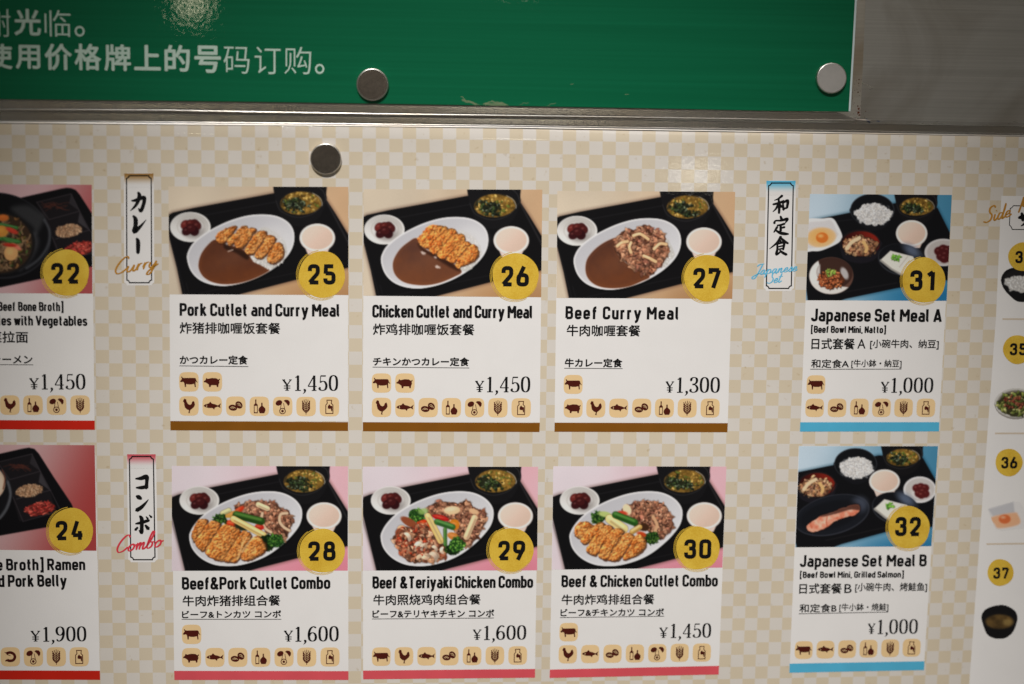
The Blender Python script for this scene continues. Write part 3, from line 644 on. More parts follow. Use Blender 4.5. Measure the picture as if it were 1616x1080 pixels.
def checks_mat():
    m, nt, b, N, L = new_mat('checked_print')
    uv = N.new('ShaderNodeUVMap'); uv.uv_map = 'checks'
    ck = N.new('ShaderNodeTexChecker'); ck.inputs['Scale'].default_value = 1.0
    off = N.new('ShaderNodeVectorMath'); off.operation = 'ADD'; off.inputs[1].default_value = (200., 200., .5)
    L.new(uv.outputs[0], off.inputs[0]); L.new(off.outputs[0], ck.inputs['Vector'])
    tc = N.new('ShaderNodeTexCoord'); sp = N.new('ShaderNodeTexNoise'); sp.inputs['Scale'].default_value = 260; sp.inputs['Detail'].default_value = 4
    L.new(tc.outputs['Object'], sp.inputs['Vector'])
    r = N.new('ShaderNodeValToRGB'); r.color_ramp.elements[0].position = .22; r.color_ramp.elements[1].position = .34
    r.color_ramp.elements[0].color = (.84, .78, .68, 1); r.color_ramp.elements[1].color = (1, 1, 1, 1)
    L.new(sp.outputs['Fac'], r.inputs['Fac'])
    n2 = N.new('ShaderNodeTexNoise'); n2.inputs['Scale'].default_value = 16; n2.inputs['Detail'].default_value = 4; L.new(tc.outputs['Object'], n2.inputs['Vector'])
    r2 = N.new('ShaderNodeValToRGB'); r2.color_ramp.elements[0].position = .3; r2.color_ramp.elements[1].position = .7
    r2.color_ramp.elements[0].color = (.93, .92, .90, 1); r2.color_ramp.elements[1].color = (1, 1, 1, 1); L.new(n2.outputs['Fac'], r2.inputs['Fac'])
    mx = N.new('ShaderNodeMixRGB'); mx.blend_type = 'MULTIPLY'; mx.inputs[0].default_value = 1
    L.new(ck.outputs['Color'], mx.inputs[1]); L.new(r.outputs[0], mx.inputs[2])
    mx2 = N.new('ShaderNodeMixRGB'); mx2.blend_type = 'MULTIPLY'; mx2.inputs[0].default_value = 1
    L.new(mx.outputs[0], mx2.inputs[1]); L.new(r2.outputs[0], mx2.inputs[2])
    ck.inputs['Color1'].default_value = ink_rgb((205, 198, 190)); ck.inputs['Color2'].default_value = ink_rgb((200, 186, 163))
    L.new(mx2.outputs[0], b.inputs['Base Color']); laminate(nt, b, N, L, coat=.45)
    return m

def inks_mat():
    m, nt, b, N, L = new_mat('printed_inks')
    a = N.new('ShaderNodeVertexColor'); a.layer_name = 'inks'
    tc = N.new('ShaderNodeTexCoord'); n = N.new('ShaderNodeTexNoise'); n.inputs['Scale'].default_value = 2600; n.inputs['Detail'].default_value = 2
    L.new(tc.outputs['Object'], n.inputs['Vector'])
    r = N.new('ShaderNodeValToRGB'); r.color_ramp.elements[0].color = (.88, .88, .88, 1); r.color_ramp.elements[1].color = (1, 1, 1, 1); r.color_ramp.elements[1].position = .6
    L.new(n.outputs['Fac'], r.inputs['Fac'])
    mx = N.new('ShaderNodeMixRGB'); mx.blend_type = 'MULTIPLY'; mx.inputs[0].default_value = 1
    L.new(a.outputs['Color'], mx.inputs[1]); L.new(r.outputs[0], mx.inputs[2]); L.new(mx.outputs[0], b.inputs['Base Color'])
    laminate(nt, b, N, L, coat=.3); return m

def steel(name, base, r0, r1, sx=6., sz=900., bump=.02, tint=(.52, .45, .37), aniso=.6, lo=.84):
    m, nt, b, N, L = new_mat(name)
    tc = N.new('ShaderNodeTexCoord'); mp = N.new('ShaderNodeMapping'); mp.inputs['Scale'].default_value = (sx, 60, sz)
    n = N.new('ShaderNodeTexNoise'); n.inputs['Scale'].default_value = 1; n.inputs['Detail'].default_value = 6; n.inputs['Roughness'].default_value = .7
    L.new(tc.outputs['Object'], mp.inputs[0]); L.new(mp.outputs[0], n.inputs['Vector'])
    s = N.new('ShaderNodeTexNoise'); s.inputs['Scale'].default_value = 9; s.inputs['Detail'].default_value = 6; s.inputs['Distortion'].default_value = 1.8
    L.new(tc.outputs['Object'], s.inputs['Vector'])
    rr = N.new('ShaderNodeMapRange'); rr.inputs[3].default_value = r0; rr.inputs[4].default_value = r1; L.new(s.outputs['Fac'], rr.inputs[0]); L.new(rr.outputs[0], b.inputs['Roughness'])
    c = N.new('ShaderNodeMixRGB'); c.blend_type = 'MIX'; c.inputs[1].default_value = tuple(base) + (1,); c.inputs[2].default_value = tuple(tint) + (1,)
    f = N.new('ShaderNodeMapRange'); f.inputs[1].default_value = .4; f.inputs[2].default_value = .68; L.new(s.outputs['Fac'], f.inputs[0]); L.new(f.outputs[0], c.inputs[0])
    g = N.new('ShaderNodeMixRGB'); g.blend_type = 'MULTIPLY'; g.inputs[0].default_value = 1
    gr = N.new('ShaderNodeValToRGB'); gr.color_ramp.elements[0].position = .3; gr.color_ramp.elements[1].position = .7; gr.color_ramp.elements[0].color = (lo, lo, lo, 1); gr.color_ramp.elements[1].color = (1, 1, 1, 1)
    L.new(n.outputs['Fac'], gr.inputs[0]); L.new(c.outputs[0], g.inputs[1]); L.new(gr.outputs[0], g.inputs[2]); L.new(g.outputs[0], b.inputs['Base Color'])
    bp = N.new('ShaderNodeBump'); bp.inputs['Distance'].default_value = bump * .001; L.new(n.outputs['Fac'], bp.inputs['Height']); L.new(bp.outputs['Normal'], b.inputs['Normal'])
    b.inputs['Metallic'].default_value = 1; b.inputs['Anisotropic'].default_value = aniso
    return m

def green_mat():
    m, nt, b, N, L = new_mat('green_film')
    tc = N.new('ShaderNodeTexCoord'); mp = N.new('ShaderNodeMapping'); mp.inputs['Scale'].default_value = (3, 1, 420)
    n = N.new('ShaderNodeTexNoise'); n.inputs['Scale'].default_value = 1; n.inputs['Detail'].default_value = 3; L.new(tc.outputs['Object'], mp.inputs[0]); L.new(mp.outputs[0], n.inputs['Vector'])
    r = N.new('ShaderNodeValToRGB'); r.color_ramp.elements[0].position = .3; r.color_ramp.elements[1].position = .75
    r.color_ramp.elements[0].color = (.0010, .114, .046, 1); r.color_ramp.elements[1].color = (.0026, .138, .058, 1)
    L.new(n.outputs['Fac'], r.inputs[0]); L.new(r.outputs[0], b.inputs['Base Color']); laminate(nt, b, N, L, 700, .016, .03, .5, .04); return m

MAT = dict(white=paper('white_print', (218, 214, 211), .012), black=paper('black_print', (18, 17, 18), .1, .2), gold=gold_mat(), checks=checks_mat(), inks=inks_mat(),
           brown=paper('brown_print', (122, 75, 18), .06), red=paper('red_print', (186, 34, 20), .06), pink=paper('pink_print', (202, 78, 86), .05), blue=paper('blue_print', (78, 164, 196), .05),
           tan=paper('tan_print', (222, 186, 138), .04), maroon=paper('maroon_print', (72, 24, 16), .1, .2), ochre=paper('ochre_script', (176, 124, 46), .05), rose=paper('rose_script', (204, 56, 70), .05),
           sky=paper('sky_script', (96, 176, 208), .05), line=paper('beige_rule', (198, 182, 162), .03), letter=paper('white_lettering', (176, 196, 182), .06), green=green_mat(), edge=paper('pale_edge', (190, 204, 204), .05),
           steel=steel('brushed_steel', (.70, .685, .66), .24, .48, 5, 700, .03, (.40, .355, .305), .6, .76), plate=steel('worn_steel', (.78, .75, .70), .26, .40, 9, 700, .03, (.56, .47, .37)), lip=steel('steel_lip', (.47, .445, .41), .17, .30, 10, 900, .012, (.43, .38, .32), .5, .8), trim=steel('trim_steel', (.50, .48, .45), .26, .38, 12, 500, .015),
           nickel=steel('nickel', (.42, .36, .31), .16, .28, 420, 420, .012, (.24, .20, .17), 0, .62), lit_nickel=steel('lit_nickel', (.66, .63, .60), .42, .5, 40, 40, .003, (.60, .57, .54), 0),  # second nickel: light caught by the magnet is put into a paler colour
           rim=steel('polished_rim', (.88, .84, .78), .28, .36, 200, 200, .01, (.8, .75, .68), 0))
MAT['rust'] = paper('rust_speck', (96, 52, 34), .3, 0); MAT['bluemark'] = paper('blue_smear', (84, 92, 108), .2, 0); MAT['scratch'] = steel('scratch', (.9, .87, .8), .2, .3)
m_, nt_, b_, N_, L_ = new_mat('dry_glue'); b_.inputs['Base Color'].default_value = (.40, .44, .24, 1); b_.inputs['Roughness'].default_value = .4; b_.inputs['Alpha'].default_value = .32; MAT['glue'] = m_
n_ = N_.new('ShaderNodeTexNoise'); n_.inputs['Scale'].default_value = 500; L_.new(n_.outputs['Fac'], b_.inputs['Roughness'])

# ---------------------------------------------------------------- surfaces of the place
STEEL_Y, PLATE_Y, SIGN_Y = .0040, .0026, .0012
# ---------------------------------------------------------------- object helpers
def link(o, parent=None, label=None, kind=None):
    COL.objects.link(o)
    if parent is not None: o.parent = parent
    if label: o['label'] = label
    if kind: o['kind'] = kind
    return o
def thing(o, label, cat, group=None):
    o['label'] = label; o['category'] = cat
    if group: o['group'] = group
    return o

class Flat:
    """flat print laid on a surface: polygons and ribbons in photo coordinates -> one mesh"""
    def __init__(s): s.v = []; s.l = []; s.f = []; s.m = []; s.mats = []; s.k = 0
    def _mi(s, mat):
        if mat not in s.mats: s.mats.append(mat)
        return s.mats.index(mat)
    def tris(s, pts, faces, mat, lift):
        b = len(s.v); s.v += [tuple(p) for p in pts]; s.l += [lift + s.k * 1.5e-6] * len(pts); s.k = (s.k + 1) % 12
        mi = s._mi(mat)
        for f in faces: s.f.append(tuple(b + i for i in f)); s.m.append(mi)
    def poly(s, pts, mat, lift):
        t = tessellate_polygon([[Vector((p[0], p[1], 0)) for p in pts]])
        s.tris([(p[0], p[1]) for p in pts], t, mat, lift)
    def quad(s, q, mat, lift, nu=1, nv=1):
        q = np.array(q, float); pts = []; fs = []
        for j in range(nv + 1):
            for i in range(nu + 1):
                u = i / nu; v = j / nv; pts.append((q[0] * (1 - u) + q[1] * u) * (1 - v) + (q[3] * (1 - u) + q[2] * u) * v)
        for j in range(nv):
            for i in range(nu): a = j * (nu + 1) + i; fs.append((a, a + 1, a + nu + 2, a + nu + 1))
        s.tris(pts, fs, mat, lift)
    def ribbon(s, pts, wd, mat, lift, closed=False, tf=None):
        P = np.array(pts, float); n = len(P)
        W = np.full(n, wd, float) if np.isscalar(wd) else np.array(wd, float)
        keep = [0] + [k for k in range(1, n) if np.hypot(*(P[k] - P[k - 1])) > .02]      # drop doubled points
        if closed and np.hypot(*(P[keep[-1]] - P[0])) < .02: keep = keep[:-1]
        P = P[keep]; W = W[keep]; n = len(P)
        if n < 2: return
        seg = np.roll(P, -1, 0) - P
        if not closed: seg[-1] = seg[-2] if n > 1 else seg[-1]
        seg /= np.maximum(np.linalg.norm(seg, axis=1), 1e-9)[:, None]
        if not closed:
            for k in range(1, n - 1):      # a hairpin turn: two strokes that overlap instead of a pinched mitre
                if seg[k] @ seg[k - 1] < -.15:
                    s.ribbon(P[:k + 1], W[:k + 1], mat, lift, False, tf); s.ribbon(P[k:], W[k:], mat, lift, False, tf); return
        prv = np.roll(seg, 1, 0)
        if not closed: prv[0] = seg[0]
        tan = seg + prv; tan /= np.maximum(np.linalg.norm(tan, axis=1), 1e-6)[:, None]
        nor = np.stack([-tan[:, 1], tan[:, 0]], 1); c = np.clip((tan * seg).sum(1), .52, 1)
        off = nor * (W / 2 / c)[:, None]; A = P + off; B = P - off
        V = np.empty((2 * n, 2)); V[0::2] = A; V[1::2] = B
        if tf is not None: V = tf(V)
        fs = [(2 * i, 2 * i + 1, 2 * ((i + 1) % n) + 1, 2 * ((i + 1) % n)) for i in range(n if closed else n - 1)]
        s.tris(V, fs, mat, lift)
    def disc(s, cx, cy, rx, ry, mat, lift, rot=0, n=28, wob=0):
        a = math.radians(rot); pts = []
        for k in range(n):
            t = 2 * math.pi * k / n; r = 1 + wob * math.sin(3 * t + cx) + wob * .7 * math.sin(5 * t + cy)
            x = rx * r * math.cos(t); y = ry * r * math.sin(t)
            pts.append((cx + x * math.cos(a) - y * math.sin(a), cy + x * math.sin(a) + y * math.cos(a)))
        s.poly(pts, mat, lift)
    def build(s, name, surf, parent=None, label=None, kind=None, origin=None):
        V = np.array(s.v); P = at(V[:, 0], V[:, 1], surf); P[:, 1] -= np.array(s.l)
        o0 = np.array(origin) if origin is not None else np.array(parent_world(parent))
        me = bpy.data.meshes.new(name); me.from_pydata((P - o0).tolist(), [], s.f)
        for mm in s.mats: me.materials.append(MAT[mm])
        me.polygons.foreach_set('material_index', s.m); me.update()
        o = bpy.data.objects.new(name, me)
        if parent is None: o.location = o0
        return link(o, parent, label, kind)
def parent_world(p):
    v = np.zeros(3)
    while p is not None: v = v + np.array(p.location); p = p.parent
    return v

def ink_mesh(name, X, Y, C, surf, lift, parent, label=None, cut=None):
    """a printed picture: a fine grid of points that carry their ink colours"""
    ny, nx = X.shape; P = at(X, Y, surf).reshape(-1, 3); P[:, 1] -= lift; P = P - parent_world(parent)
    me = bpy.data.meshes.new(name); me.vertices.add(nx * ny); me.vertices.foreach_set('co', P.astype(np.float32).ravel())
    i = np.arange(nx * ny).reshape(ny, nx); q = np.stack([i[:-1, :-1], i[1:, :-1], i[1:, 1:], i[:-1, 1:]], -1).reshape(-1, 4)
    if cut is not None: q = q[(cut.ravel()[q] < 0).all(1)]
    me.loops.add(q.size); me.loops.foreach_set('vertex_index', q.ravel().astype(np.int32))
    me.polygons.add(len(q)); me.polygons.foreach_set('loop_start', np.arange(0, q.size, 4, dtype=np.int32))
    me.polygons.foreach_set('use_smooth', np.ones(len(q), bool))
    me.update(calc_edges=True)
    ca = me.color_attributes.new('inks', 'FLOAT_COLOR', 'POINT')
    rgba = np.ones((nx * ny, 4), np.float32); rgba[:, :3] = np.clip(lin(np.clip(C.reshape(-1, 3), 0, 255)) * INK, 0, .86); ca.data.foreach_set('color', rgba.ravel())
    me.materials.append(MAT['inks']); me.validate()
    return link(bpy.data.objects.new(name, me), parent, label)

# ---------------------------------------------------------------- check grid of the print (photo -> check numbers)
HI = np.array([[0.04531808046286859, -0.0010837497347676614, 0.5691002675320802], [-0.0006123104332245582, 0.04565200845305392, -8.694927797783853], [-2.439200856002848e-05, -4.759899785243278e-05, 1.0]])
CI = [-0.0234, -0.07154, 0.06707, -0.02482, -0.23473, -0.13307, 0.12223, 0.07707, -0.04836, 0.26402, 0.32445, 0.15367, 0.07015]
CJ = [-0.02568, -0.145, 0.04279, 0.15803, -0.09346, 0.13369, 0.19512, -0.15905, -0.01464, 0.17333, 0.05003, 0.0579, 0.06586]
def checks(x, y, res=True):
    x = np.asarray(x, float); y = np.asarray(y, float); ww = HI[2, 0] * x + HI[2, 1] * y + 1
    i = (HI[0, 0] * x + HI[0, 1] * y + HI[0, 2]) / ww; j = (HI[1, 0] * x + HI[1, 1] * y + HI[1, 2]) / ww
    if res:
        a = (np.clip(x, 0, 1540) - 808) / 800; b = (np.clip(y, 190, 1070) - 600) / 500; k = 0
        for p in range(5):
            for q in range(4):
                if p + q <= 4 and not (p >= 2 and q >= 2): i = i + CI[k] * a ** p * b ** q; j = j + CJ[k] * a ** p * b ** q; k += 1
    return i, j
def axes(x, y):
    """directions, in the photo, of the print's rows (unit x step) and columns (unit y step) at a point"""
    e = 6.; i0, j0 = checks(x - e, y, False); i1, j1 = checks(x + e, y, False); i2, j2 = checks(x, y - e, False); i3, j3 = checks(x, y + e, False)
    J = np.array([[i1 - i0, i3 - i2], [j1 - j0, j3 - j2]]); K = np.linalg.inv(J)
    U = K[:, 0] / K[0, 0]; V = K[:, 1] / K[1, 1]
    return U, V
def frame(x0, yb, x1=None):
    U, V = axes((x0 + (x1 or x0)) / 2, yb)
    def tf(a, b):      # a px right along the row, b px up along the column
        return np.stack([x0 + a * U[0] - b * V[0], yb + a * U[1] - b * V[1]], -1)
    return tf

# ---------------------------------------------------------------- lettering: condensed grotesque drawn as rounded strokes
G = {'A': (.42, '0,0,0 .21,1,0 .42,0,0;.08,.24,0 .34,.24'), 'B': (.35, '0,.085,0 0,.915,0 .33,.915 .33,.53 0,.53,0;0,.53,0 .35,.53 .35,.085 0,.085,0'),
     'C': (.34, '.34,.66 .34,.915 0,.915 0,.085 .34,.085 .34,.34'), 'G': (.34, '.34,.68 .34,.915 0,.915 0,.085 .34,.085 .34,.48,0 .17,.48'),
     'J': (.28, '0,.28 0,.085 .28,.085 .28,1'), 'M': (.5, '0,0 0,.97,0 .25,.4,0 .5,.97,0 .5,0'), 'N': (.36, '0,0 0,.95,0 .36,.05,0 .36,1'),
     'P': (.34, '0,0 0,.915,0 .34,.915 .34,.44 0,.44,0'), 'R': (.34, '0,0 0,.915,0 .34,.915 .34,.47 0,.47,0;.17,.47,0 .36,0'),
     'S': (.33, '.33,.7 .33,.915 0,.915 0,.52 .33,.52 .33,.085 0,.085 0,.3'), 'T': (.40, '0,.915 .40,.915;.20,.915,0 .20,0'), 'V': (.42, '0,1 .21,.02,0 .42,1'),
     'a': (.29, '.02,.645 .29,.645 .29,0;.29,.40,0 0,.40 0,.08 .29,.08,0'), 'b': (.29, '0,1 0,.08,0 .29,.08 .29,.645 0,.645,0'),
     'c': (.27, '.27,.48 .27,.645 0,.645 0,.08 .27,.08 .27,.25'), 'd': (.29, '.29,1 .29,.08,0 0,.08 0,.645 .29,.645,0'),
     'e': (.29, '0,.35,0 .29,.35,0 .29,.645 0,.645 0,.08 .28,.08 .28,.2'), 'f': (.2, '.22,.915 .07,.915 .07,0;-.04,.645 .21,.645'),
     'g': (.29, '.29,.73 .29,-.18 .03,-.18;.29,.645,0 0,.645 0,.08 .29,.08,0'), 'h': (.28, '0,0 0,1;0,.645,0 .28,.645 .28,0'), 'i': (0, '0,0 0,.73;0,.84 0,1'),
     'k': (.29, '0,0 0,1;0,.28,0 .27,.73;.1,.44 .3,0'), 'l': (.07, '0,1 0,.085 .1,.085'), 'm': (.5, '0,0 0,.73;0,.645,0 .25,.645 .25,0;.25,.645,0 .5,.645 .5,0'),
     'n': (.28, '0,0 0,.73;0,.645,0 .28,.645 .28,0'), 'o': (.29, '0,.36 0,.08 .29,.08 .29,.645 0,.645 0,.36'), 'p': (.29, '0,-.26 0,.645,0 .29,.645 .29,.08 0,.08,0'),
     'r': (.17, '0,0 0,.73;0,.645,0 .19,.645'), 's': (.26, '.26,.53 .26,.645 0,.645 0,.37 .27,.37 .27,.08 0,.08 0,.2'), 't': (.2, '.07,.95 .07,.08 .21,.08;-.04,.645 .21,.645'),
     'u': (.28, '0,.73 0,.08 .28,.08,0;.28,0 .28,.73'), 'w': (.48, '0,.73 .12,.03,0 .24,.7,0 .36,.03,0 .48,.73'), 'y': (.34, '0,.73 .17,.02,0;.34,.73 .12,-.2 0,-.2'),
     '[': (.15, '.16,1.05,0 0,1.05,0 0,-.1,0 .16,-.1,0'), ']': (.15, '-.01,1.05,0 .15,1.05,0 .15,-.1,0 -.01,-.1,0'), '&': (.42, '.44,0 .06,.66 .06,.915 .28,.915 .28,.66 0,.40 0,.085 .28,.085 .42,.42'),
     ',': (.03, '.04,.12 0,-.12'),
     '0': (.36, '0,.5 0,.085 .36,.085 .36,.915 0,.915 0,.5'), '1': (.2, '0,.76 .2,.93,0 .2,0'), '2': (.37, '.01,.66 .01,.915 .35,.915 .35,.56,.1 .0,.085,0 .38,.085'),
     '3': (.36, '0,.68 0,.915 .34,.915 .34,.53 .13,.53,0;.13,.53,0 .36,.53 .36,.085 0,.085 0,.32'), '4': (.4, '.2,1 0,.25,0 .42,.25;.3,.48 .3,0'),
     '5': (.36, '.34,.915 .03,.915,0 .01,.53,0;.01,.555,0 .35,.555 .35,.085 0,.085 0,.3'), '6': (.37, '.24,1 .03,.48 .0,.3;0,.31 0,.085 .37,.085 .37,.56 0,.56 0,.31'),
     '7': (.38, '0,.72 0,.915,0 .37,.915,0 .13,0'), '8': (.37, '.03,.72 .03,.53 .34,.53 .34,.915 .03,.915 .03,.72;0,.31 0,.085 .37,.085 .37,.53 0,.53 0,.31'),
     '9': (.37, '.13,0 .34,.52 .37,.7;0,.69 0,.44 .37,.44 .37,.915 0,.915 0,.69')}
def glyph_paths(s, r=.155):
    out = []
    for part in s.split(';'):
        P = []; pts = [tuple(map(float, q.split(','))) for q in part.split()]
        for k, p in enumerate(pts):
            rad = p[2] if len(p) > 2 else r
            if k in (0, len(pts) - 1) or rad == 0: P.append(p[:2]); continue
            a = np.array(pts[k - 1][:2]); b = np.array(p[:2]); c = np.array(pts[k + 1][:2])
            ra = min(rad, np.linalg.norm(a - b) / (2 if 0 < k - 1 else 1)); rc = min(rad, np.linalg.norm(c - b) / (2 if k + 1 < len(pts) - 1 else 1))
            p0 = b + (a - b) / np.linalg.norm(a - b) * ra; p1 = b + (c - b) / np.linalg.norm(c - b) * rc
            for q in range(6): t = q / 5; P.append(tuple((1 - t) ** 2 * p0 + 2 * t * (1 - t) * b + t * t * p1))
        out.append(P)
    return out
def letter(F, s, x0, x1, yb, H, mat, lift, t=.165, gap=.062, sp=.2, wt=.205):
    """set the words s from x0 to x1 (photo px) on baseline yb with cap height H"""
    cx = 0; items = []
    for ch in s:
        if ch == ' ': cx += sp; continue
        wd, g = G[ch]; items.append((cx + t / 2, g)); cx += wd + t + gap
    tot = (cx - gap) * H; sx = (x1 - x0) / tot; tf = frame(x0, yb, x1)
    for ox, g in items:
        for P in glyph_paths(g):
            Q = [((ox + a) * H, b * H) for a, b in P]
            closed = len(Q) > 4 and abs(Q[0][0] - Q[-1][0]) + abs(Q[0][1] - Q[-1][1]) < 1e-6
            if closed: Q = Q[:-1]
            Q = [(q[0] * sx, q[1]) for q in Q]
            F.ribbon(Q, (wt if H > 12 else wt + .025) * H, mat, lift, closed, lambda V: tf(V[:, 0], V[:, 1]))

# serif price figures: strokes whose width follows a broad nib
S = {'0': (.46, [[(.23, .98), (.09, .86), (.05, .5), (.09, .14), (.23, .02), (.37, .14), (.41, .5), (.37, .86)]]),
     '1': (.38, [[(.08, .84), (.2, .93)], [(.21, .98), (.21, .02)], [(.06, .018), (.36, .018)]]),
     '3': (.44, [[(.07, .78), (.1, .92), (.22, .98), (.34, .92), (.37, .76), (.31, .6), (.16, .53)], [(.16, .53), (.32, .47), (.4, .28), (.35, .09), (.2, .02), (.07, .08), (.05, .2)]]),
     '4': (.48, [[(.34, .97), (.04, .29)], [(.03, .28), (.47, .28)], [(.345, .98), (.345, .02)], [(.22, .018), (.46, .018)]]),
     '5': (.44, [[(.1, .95), (.37, .95)], [(.11, .95), (.08, .52)], [(.08, .53), (.2, .61), (.33, .56), (.4, .34), (.35, .1), (.2, .02), (.07, .08), (.05, .19)]]),
     '6': (.45, [[(.38, .92), (.28, .98), (.14, .86), (.06, .6), (.05, .32), (.1, .1), (.23, .02), (.36, .1), (.4, .3), (.35, .5), (.23, .58), (.11, .5), (.06, .36)]]),
     '9': (.45, [[(.07, .08), (.17, .02), (.31, .14), (.39, .4), (.4, .68), (.35, .9), (.22, .98), (.09, .9), (.05, .7), (.1, .5), (.22, .42), (.34, .5), (.39, .64)]]),
     ',': (.14, [[(.03, .06), (.1, .05), (.09, -.08), (.0, -.2)]])}
def figures(F, s, x0, x1, yb, H, mat, lift, yx=None):
    cx = 0; it = []
    for ch in s: it.append((cx, ch)); cx += S[ch][0] + .085
    sx = (x1 - x0) / (cx * H); tf = frame(x0, yb, x1)
    for ox, ch in it:
        for P in S[ch][1]:
            clo = ch == '0'; Q = catmull(P, 7, clo) if len(P) > 2 else np.array([np.array(P[0]) + (np.array(P[1]) - np.array(P[0])) * k / 4 for k in range(5)])
            tan = np.gradient(Q, axis=0); n = np.abs(tan[:, 1]) / np.maximum(np.linalg.norm(tan, axis=1), 1e-6)
            wd = .054 + .068 * n ** 1.5
            if len(P) == 2 and ch in '14': wd = np.full(len(Q), .12 if abs(P[0][0] - P[1][0]) < .02 else .062)
            if ch == '5' and len(P) == 2: wd = np.full(len(Q), .085 if P[0][1] == P[1][1] else .045)
            if ch == ',': wd = np.array([.11] * (len(Q) // 2) + list(np.linspace(.1, .02, len(Q) - len(Q) // 2)))
            F.ribbon([((ox + a) * H, b * H) for a, b in Q], wd * H, mat, lift, clo, lambda V: tf(V[:, 0] * sx, V[:, 1]))
            if ch in '35' and len(P) > 3:
                q = P[-1]; c = tf(np.array([(ox + q[0] + .02) * H * sx]), np.array([q[1] * H]))[0]; F.disc(c[0], c[1], .06 * H, .06 * H, mat, lift, n=10)
            if ch in '36' and len(P) > 3 and P[0][1] > .7:
                q = P[0]; c = tf(np.array([(ox + q[0]) * H * sx]), np.array([q[1] * H]))[0]; F.disc(c[0], c[1], .055 * H, .055 * H, mat, lift, n=10)
            if ch == '9':
                q = P[0]; c = tf(np.array([(ox + q[0]) * H * sx]), np.array([(q[1] + .03) * H]))[0]; F.disc(c[0], c[1], .055 * H, .055 * H, mat, lift, n=10)
def yen(F, x0, x1, yb, H, mat, lift):
    tf = frame(x0, yb, x1); w_ = x1 - x0
    for P, wd in (([(.12, .97), (.5, .5)], .17), ([(.88, .97), (.5, .5)], .10), ([(.5, .52), (.5, .02)], .17), ([(.16, .42), (.84, .42)], .085), ([(.16, .22), (.84, .22)], .085),
                  ([(.0, .98), (.3, .98)], .075), ([(.7, .98), (1., .98)], .075), ([(.3, .02), (.7, .02)], .075)):
        F.ribbon([(a * w_, b * H) for a, b in P], wd * H, mat, lift, False, lambda V: tf(V[:, 0], V[:, 1]))

# Chinese and Japanese lines: Blender's own built-in font, turned into print polygons
def cjk(F, s, x0, x1, ytop, ybot, mat, lift, bold=.012):
    c = bpy.data.curves.new('t', 'FONT'); c.body = s; c.size = 1; c.offset = min(bold, 0); c.resolution_u = 3
    o = bpy.data.objects.new('t', c); COL.objects.link(o); bpy.context.view_layer.update()
    me = o.evaluated_get(bpy.context.evaluated_depsgraph_get()).to_mesh()
    V = np.array([v.co[:2] for v in me.vertices]); fs = [tuple(p.vertices) for p in me.polygons]
    bpy.data.objects.remove(o); bpy.data.curves.remove(c)
    a, b = V.min(0), V.max(0); tf = frame(x0, ybot, x1); d = max(bold, 0) * (ybot - ytop)
    X = d + (V[:, 0] - a[0]) / (b[0] - a[0]) * (x1 - x0 - 2 * d); Y = d + (V[:, 1] - a[1]) / (b[1] - a[1]) * (ybot - ytop - 2 * d)
    sh = [(0, 0)] if d <= 0 else [(1, 0), (-1, 0), (.7, .7), (-.7, -.7), (.7, -.7), (-.7, .7), (0, 1), (0, -1)]      # heavier weight: the outline laid down again, shifted
    for u, v in sh: F.tris(tf(X + u * d, Y + v * d), fs, mat, lift)

